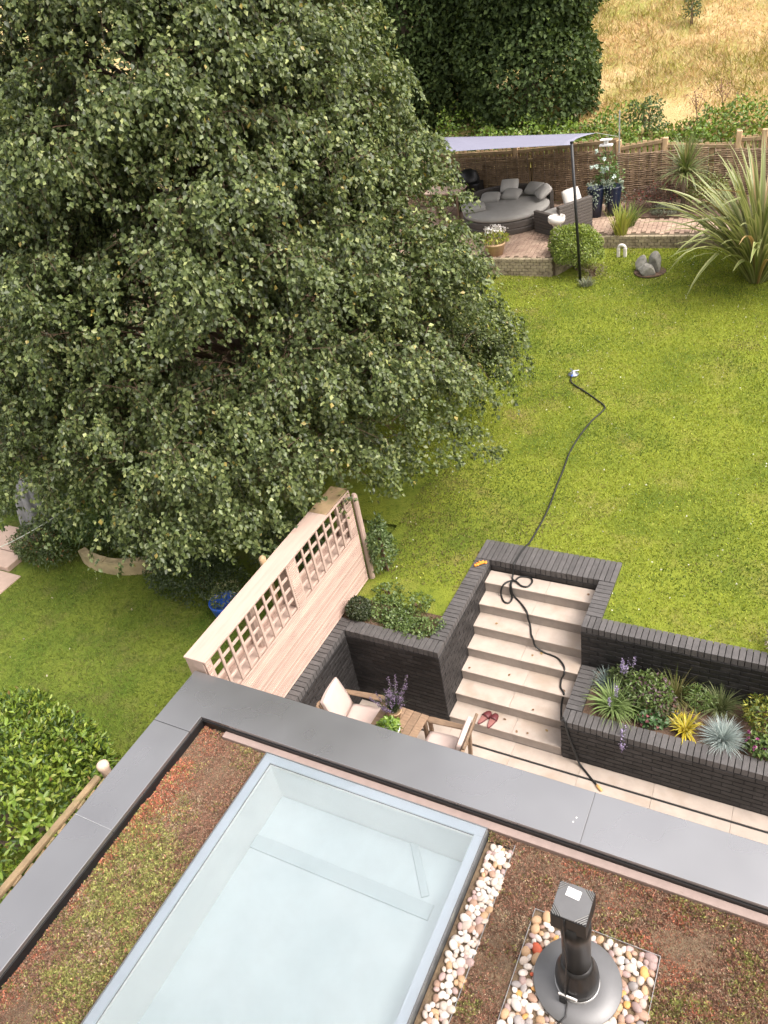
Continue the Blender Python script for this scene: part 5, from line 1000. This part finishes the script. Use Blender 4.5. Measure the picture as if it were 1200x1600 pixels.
rock((0.30, 11.02, z0+0.10), (0.24, 0.19, 0.18), 1); rock((0.45, 11.20, z0+0.18), (0.17, 0.16, 0.27), 2); rock((0.17, 11.24, z0+0.12), (0.17, 0.16, 0.22), 3)
MB().lathe([(0.33, -0.02), (0.34, 0.012), (0.31, 0.02), (0, 0.02)], 28, (0.34, 11.17, z0)).obj('base', 'soil', sn, smooth=True)

# ------------------------------------------------------------------ phormium: every strap leaf a piece
def phormium():
    base = (2.50, 10.95, float(zgar(np.float64(2.50), np.float64(10.95)))); t = thing('phormium', base, 'big variegated phormium with arching cream striped leaves at the right edge', 'plant')
    r_ = random.Random(9)
    for k in range(290):
        az = r_.uniform(0, 6.283); u = r_.random()**1.0; L = r_.uniform(1.8, 2.95); th0 = 0.05+0.62*u+r_.uniform(-.05, .05); th1 = 0.35+1.55*u+r_.uniform(-0.2, 0.35); w = r_.uniform(0.07, 0.105); n = 9
        kink = r_.random() < 0.2; kp = r_.uniform(0.45, 0.75); q = Vector((base[0]+0.22*u*math.cos(az), base[1]+0.22*u*math.sin(az), base[2]-0.02)); V = []; cols = []; tw = r_.uniform(-0.5, 0.5)
        cr_ = np.array((0.38, 0.38, 0.17))*r_.uniform(0.7, 1.2); gr = np.array((0.13, 0.175, 0.05))*r_.uniform(0.75, 1.3)
        if r_.random() < 0.06: cr_ = np.array((0.42, 0.30, 0.14)); gr = np.array((0.30, 0.19, 0.08))
        for i in range(n+1):
            s = i/n; th = th0+(th1-th0)*s**1.5+(0.9 if kink and s > kp else 0); h = Vector((math.cos(az), math.sin(az), 0)); sd = Vector((-math.sin(az), math.cos(az), 0)); nr = h*(-math.cos(th))+Vector((0, 0, 1))*math.sin(th)
            sd2 = sd*math.cos(tw*s)+nr*math.sin(tw*s); ww = w*0.5*(0.6+0.4*min(1, s*3))*(1 if s < 0.55 else max(0.04, 1-((s-0.55)/0.45)**1.8))
            for e, c in ((-1, cr_), (-0.6, cr_*0.7+gr*0.3), (0, gr), (0.6, cr_*0.7+gr*0.3), (1, cr_)): V.append(q+sd2*ww*e+nr*(abs(e)*ww*0.45)); cols.append(c)
            q = q+(h*math.sin(th)+Vector((0, 0, 1))*math.cos(th))*(L/n)
        F = [(i*5+j, i*5+j+1, i*5+j+6, i*5+j+5) for i in range(n) for j in range(4)]
        o = link(bpy.data.objects.new('leaf', npmesh('leaf', np.array([tuple(v) for v in V]), np.array(F), 'leaf', np.array(cols))), t)
phormium()
co = thing('cordyline', (0.48, 14.2, ZF), 'spiky cordyline on a short trunk in front of the hurdle', 'plant')
MB().tube([(0.48, 14.2, ZF), (0.46, 14.2, ZF+0.4), (0.48, 14.2, ZF+0.95)], [0.06, 0.05, 0.045], 10).obj('trunk', 'bark', co, smooth=True)
n = 230; az = RNG.uniform(0, 6.28, n); u = RNG.random(n)
nobj('leaves', blades(np.array([[0.48, 14.2, ZF+0.85]])+rnd(n, 0.03), az, RNG.uniform(0.5, 0.95, n), 0.03+1.35*u**1.3, 0.1+2.5*u, np.full(n, 0.034), pick([(2, (0.13, 0.17, 0.05)), (1, (0.20, 0.23, 0.09)), (1, (0.27, 0.25, 0.11))], n), 5), 'leaf', co)

# ================================================================== trees beyond the fence
def tree(name, base, lobes, n, L, Wd, pal, label, seed, trunk_r=0.25, m='leaf_matt', th=None, **kw):
    t = thing(name, base, label, 'tree', 'trees beyond the fence'); b = np.array(base, float); parts = []; tot = sum(r[0]*r[2] for c, r in lobes)
    for i, (c, r) in enumerate(lobes): parts.append(lobe(b+c, r, int(n*r[0]*r[2]/tot), L, Wd, pal, seed+i*3, **kw))
    nobj('crown', cat(parts), m, t); top = th or max(c[2] for c, r in lobes); mb = MB()
    mb.tube([b, b+[0.05, 0, top*0.5], b+[0, 0.05, top]], [trunk_r, trunk_r*0.75, trunk_r*0.3], 9); mb.obj('trunk', 'bark', t, smooth=True)
    mb = MB()
    for i, (c, r) in enumerate(lobes): mb.tube([b+[0, 0, top*0.35], b+np.array(c)*[0.5, 0.5, 0.8], b+np.array(c)], [trunk_r*0.5, trunk_r*0.35, trunk_r*0.12], 6)
    mb.obj('limb', 'bark', t)
IVY = [(3, (0.035, 0.058, 0.014)), (2, (0.055, 0.085, 0.02)), (1, (0.085, 0.12, 0.03))]
tree('ivy_tree', (-4.55, 18.3, 3.6), [((0, 0, 1.3), (2.05, 1.9, 2.4)), ((0.1, 0.1, 4.2), (2.0, 1.85, 2.6)), ((-0.3, 0, 7.0), (1.45, 1.4, 2.4))], 52000, 0.14, 0.10, IVY, 'dense dark evergreen tree rising like a column behind the sail', 60, lump=0.12, ls=4.5, shell=0.3, zmin=-0.95)
tree('dark_tree', (-8.6, 18.8, 3.5), [((0, 0, 3.2), (2.4, 2.0, 2.8)), ((1.4, -0.4, 1.6), (1.5, 1.3, 1.9)), ((-0.6, 0.2, 6), (2.4, 2.0, 2.6)), ((1.7, 0.3, 4.6), (1.6, 1.5, 2.0)), ((0.3, -0.2, 0.2), (2.4, 1.6, 1.6))], 34000, 0.16, 0.09, IVY, 'dark spreading tree between the birch and the evergreen', 70, lump=0.28, ls=4.0, shell=0.5, zmin=-0.95)
tree('dark_tree', (-13.0, 17.5, 3.0), [((0, 0, 3.0), (3.2, 2.4, 3.6)), ((2.4, 0.2, 2.0), (2.0, 1.8, 2.4)), ((0, 0, 7), (3.0, 2.4, 2.6))], 20000, 0.20, 0.12, IVY, 'dark tree mostly hidden behind the birch crown', 80, lump=0.25, shell=0.5, zmin=-0.95)
tree('dark_tree', (-15.5, 11.0, 2.0), [((0, 0, 2.5), (3.0, 2.6, 2.8)), ((1.5, -1, 4.6), (2.4, 2.2, 2.4))], 11000, 0.15, 0.08, DK, 'dark tree at the far left behind the birch', 84, lump=0.25, shell=0.5, zmin=-0.95)
for k, (x, y, lab) in enumerate(((-10.5, 22.5, 'dark tree standing behind the spreading dark tree'), (-17.5, 21.0, 'dark tree at the top left behind the birch'), (-8.6, 23.5, 'dark tree behind the left flank of the evergreen column'))):
    tree('dark_tree', (x, y, 4.5), [((0, 0, 1.8), (3.2, 2.2, 3.6)), ((0.3, 0, 6), (3.0, 2.4, 3.2))], 15000, 0.24, 0.15, IVY, lab, 110+k*5, lump=0.2, shell=0.35, zmin=-0.95)
shrub('sapling', (-0.95, 23.0, float(zhill(np.float64(-0.95), np.float64(23.0)))), (0.22, 0.22), 0.95, 260, 0.10, 0.04, [(1, (0.05, 0.085, 0.03)), (1, (0.09, 0.12, 0.04))], 'small dark sapling high on the dry hillside', 'sapling', seed=90, stems=3)
shrub('green_bush', (-5.2, 24.6, float(zhill(np.float64(-5.2), np.float64(24.6)))), (1.2, 1.0), 1.1, 2600, 0.11, 0.06, [(2, (0.14, 0.19, 0.035)), (1, (0.22, 0.26, 0.06)), (1, (0.08, 0.12, 0.03))], 'yellow green bush on the hill behind the evergreen', seed=91)
shrub('hill_bush', (-0.95, 16.9, 3.55), (0.5, 0.4), 0.95, 700, 0.09, 0.05, [(2, (0.07, 0.11, 0.03)), (1, (0.12, 0.17, 0.05))], 'loose green bush behind the metal pole', seed=92, lump=0.4)
for k, (x, y, h, lab) in enumerate(((0.35, 16.8, 1.05, 'bare reddish weed stem above the cordyline'), (0.92, 17.0, 1.15, 'bare reddish weed stem beside the brambles'))):
    t = thing('dock_stem', (x, y, 3.5), lab, 'plant', 'dead weed stems on the hill edge'); z0 = float(zhill(np.float64(x), np.float64(y)))
    MB().tube([(x, y, z0-0.05), (x-0.08, y, z0+h*0.5), (x-0.16, y, z0+h)], [0.016, 0.012, 0.006], 5).tube([(x-0.08, y, z0+h*.5), (x+0.1, y, z0+h*0.8)], [0.008, 0.004], 4).tube([(x-0.1, y, z0+h*.62), (x-0.28, y, z0+h*0.9)], [0.008, 0.004], 4).obj('stem', 'twig', t)
    q = 120; P = np.array([x-0.1, y, z0+h*0.85])+rnd(q)*[0.12, 0.05, 0.16]; nobj('seed_heads', leaves(P, rnd(q), rnd(q), np.full(q, .05), np.full(q, .025), pick([(1, (0.20, 0.10, 0.07)), (1, (0.30, 0.17, 0.12))], q)), 'leaf_matt', t, 'stuff')
# bramble undergrowth along the back of the fence (one uncountable mass)
n = 15000; x = RNG.uniform(-6.8, 5.5, n); y = 15.5+RNG.random(n)**1.3*1.7; prof = 0.42+0.26*vnoise(np.stack([x, y], 1), 2.1, 31)+0.16*vnoise(np.stack([x, y], 1), 5.5, 32)
prof = np.where((x > -1.0) & (x < 0.4), prof*0.45, prof); zz = zhill(x, y)+np.maximum(0.02, prof)*RNG.random(n)**0.5*1.5
P = np.stack([x, y, zz], 1); L = RNG.uniform(0.07, 0.12, n)
o = nobj('undergrowth', leaves(P, rnd(n)+[0, -0.2, 0.1], rnd(n, .6)+[0, -0.2, 0.8], L, L*0.65, pick([(3, (0.15, 0.23, 0.035)), (2, (0.09, 0.15, 0.025)), (1, (0.22, 0.29, 0.06)), (0.4, (0.16, 0.12, 0.05))], n)), 'leaf'); tag(o, 'bright green brambles growing along the back of the fence', None, None, 'stuff')
# ================================================================== grass
def grass(name, P, L, Wd, pal_cols, label, lean=0.9):
    n = len(P); az = RNG.uniform(0, 6.28, n); tl = RNG.uniform(0.2, lean, n)
    D = np.stack([np.cos(az)*np.sin(tl), np.sin(az)*np.sin(tl), np.cos(tl)], 1)
    o = nobj(name, leaves(P, D, rnd(n)+[0, 0, .2], L, Wd, pal_cols, 0.1), 'leaf_matt'); tag(o, label, None, None, 'stuff'); return o
n = 190000; x = RNG.uniform(-3.6, 5.2, n); y = 1.16+11.2*RNG.random(n)**0.9; ok = ((y > 2.36) | ((x > 1.81) & (y > 1.22)) | ((x > -1.5) & (x < -0.23))) & ((x > -1.7) | (y > 3.5)) & ~((y > 10.9) & (x < -0.8)); x, y = x[ok], y[ok]; n = len(x); xy = np.stack([x, y], 1)
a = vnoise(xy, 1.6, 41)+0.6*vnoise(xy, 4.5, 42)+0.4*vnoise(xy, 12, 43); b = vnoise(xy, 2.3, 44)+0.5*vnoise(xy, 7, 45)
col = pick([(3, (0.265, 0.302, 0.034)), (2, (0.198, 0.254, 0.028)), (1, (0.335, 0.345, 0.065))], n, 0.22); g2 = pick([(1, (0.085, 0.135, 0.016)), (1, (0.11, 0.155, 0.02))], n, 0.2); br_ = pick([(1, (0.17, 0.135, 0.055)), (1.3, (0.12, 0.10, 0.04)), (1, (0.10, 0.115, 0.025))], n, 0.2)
mk = RNG.random(n) < np.clip(0.14+0.42*a+0.8*np.clip(1-np.hypot((x+1.2)/2.3, (y-2.2)/3.0), 0, 1), 0, 0.92); col[mk] = g2[mk]  # more dark blades at lower left: mostly shade put into the colour, partly real
wear_shade = np.clip(1.25-np.hypot((x+0.95)/1.5, (y-2.3)/2.1), 0, 1)*1.0+np.clip(1-np.hypot((x-3.3)/0.9, (y-1.6)/0.5), 0, 1)*0.35+np.clip(1-np.hypot((x+2.0)/1.2, (y-10.2)/0.6), 0, 1)*0.8  # brown worn patches; the lower left one also carries tree shade as colour
mk = RNG.random(n) < np.clip(-0.14+0.28*b+wear_shade, 0.02, 0.85); col[mk] = br_[mk]
fw = RNG.random(n) < 0.0045*(1+b).clip(0, 2); col[fw] = (0.62, 0.62, 0.50)
L = RNG.uniform(0.025, 0.055, n); Wg = RNG.uniform(0.008, 0.016, n); Wg[fw] = 0.028; L[fw] = 0.03
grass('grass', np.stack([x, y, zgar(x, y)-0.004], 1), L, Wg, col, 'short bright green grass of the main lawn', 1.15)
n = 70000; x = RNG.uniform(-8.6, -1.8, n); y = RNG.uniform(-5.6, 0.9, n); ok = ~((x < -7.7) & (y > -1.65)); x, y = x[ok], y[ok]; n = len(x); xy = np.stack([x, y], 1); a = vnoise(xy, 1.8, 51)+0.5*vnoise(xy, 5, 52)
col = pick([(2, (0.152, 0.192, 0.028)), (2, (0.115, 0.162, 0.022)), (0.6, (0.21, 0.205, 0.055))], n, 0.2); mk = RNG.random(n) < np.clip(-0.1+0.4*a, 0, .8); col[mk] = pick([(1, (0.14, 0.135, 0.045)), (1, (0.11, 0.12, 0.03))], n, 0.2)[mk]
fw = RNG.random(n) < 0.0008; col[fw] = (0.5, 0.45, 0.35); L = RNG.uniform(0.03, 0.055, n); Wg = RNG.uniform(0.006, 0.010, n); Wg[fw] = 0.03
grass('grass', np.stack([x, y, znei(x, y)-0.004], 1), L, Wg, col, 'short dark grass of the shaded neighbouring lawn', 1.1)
n = 60000; x = RNG.uniform(-6, 7, n); y = 15.6+11.5*RNG.random(n); xy = np.stack([x, y], 1); a = vnoise(xy, 1.2, 61)+0.5*vnoise(xy, 4, 62)
col = pick([(3, (0.54, 0.39, 0.19)), (2, (0.62, 0.48, 0.27)), (0.7, (0.42, 0.26, 0.13)), (1.3, (0.36, 0.32, 0.09))], n, 0.18); mk = RNG.random(n) < np.clip(-0.02+0.6*a, 0, .85); col[mk] = pick([(1, (0.24, 0.23, 0.05)), (1, (0.32, 0.28, 0.075))], n, 0.2)[mk]
L = RNG.uniform(0.10, 0.26, n)*(1+0.4*np.clip(a, -1, 1)); grass('dry_grass', np.stack([x, y, zhill(x, y)-0.02], 1), L, RNG.uniform(0.012, 0.026, n), col, 'long dry straw grass on the hillside', 1.3)

# ================================================================== fallen leaves
FLM = [leaf_piece(0.05, 0.03, c, 40+k) for k, c in enumerate([(0.20, 0.11, 0.05), (0.13, 0.075, 0.04), (0.28, 0.19, 0.07)])]
for (k, u) in ((1, 0.95), (1, 1.30), (1, 0.72), (2, 1.12), (3, 1.42), (3, 0.68), (4, 0.92), (4, 1.0), (5, 0.30), (7, 1.48), (1, 1.10), (3, 0.12)):
    o = put('fallen_leaf', random.choice(FLM), None, (u, (k-1)*TD+random.uniform(0.04, 0.22), k*RS+0.012), (0, 0.2, random.uniform(0, 6.28))); tag(o, 'small dry brown leaf lying on the stone steps', 'leaf', 'fallen leaves on the steps')
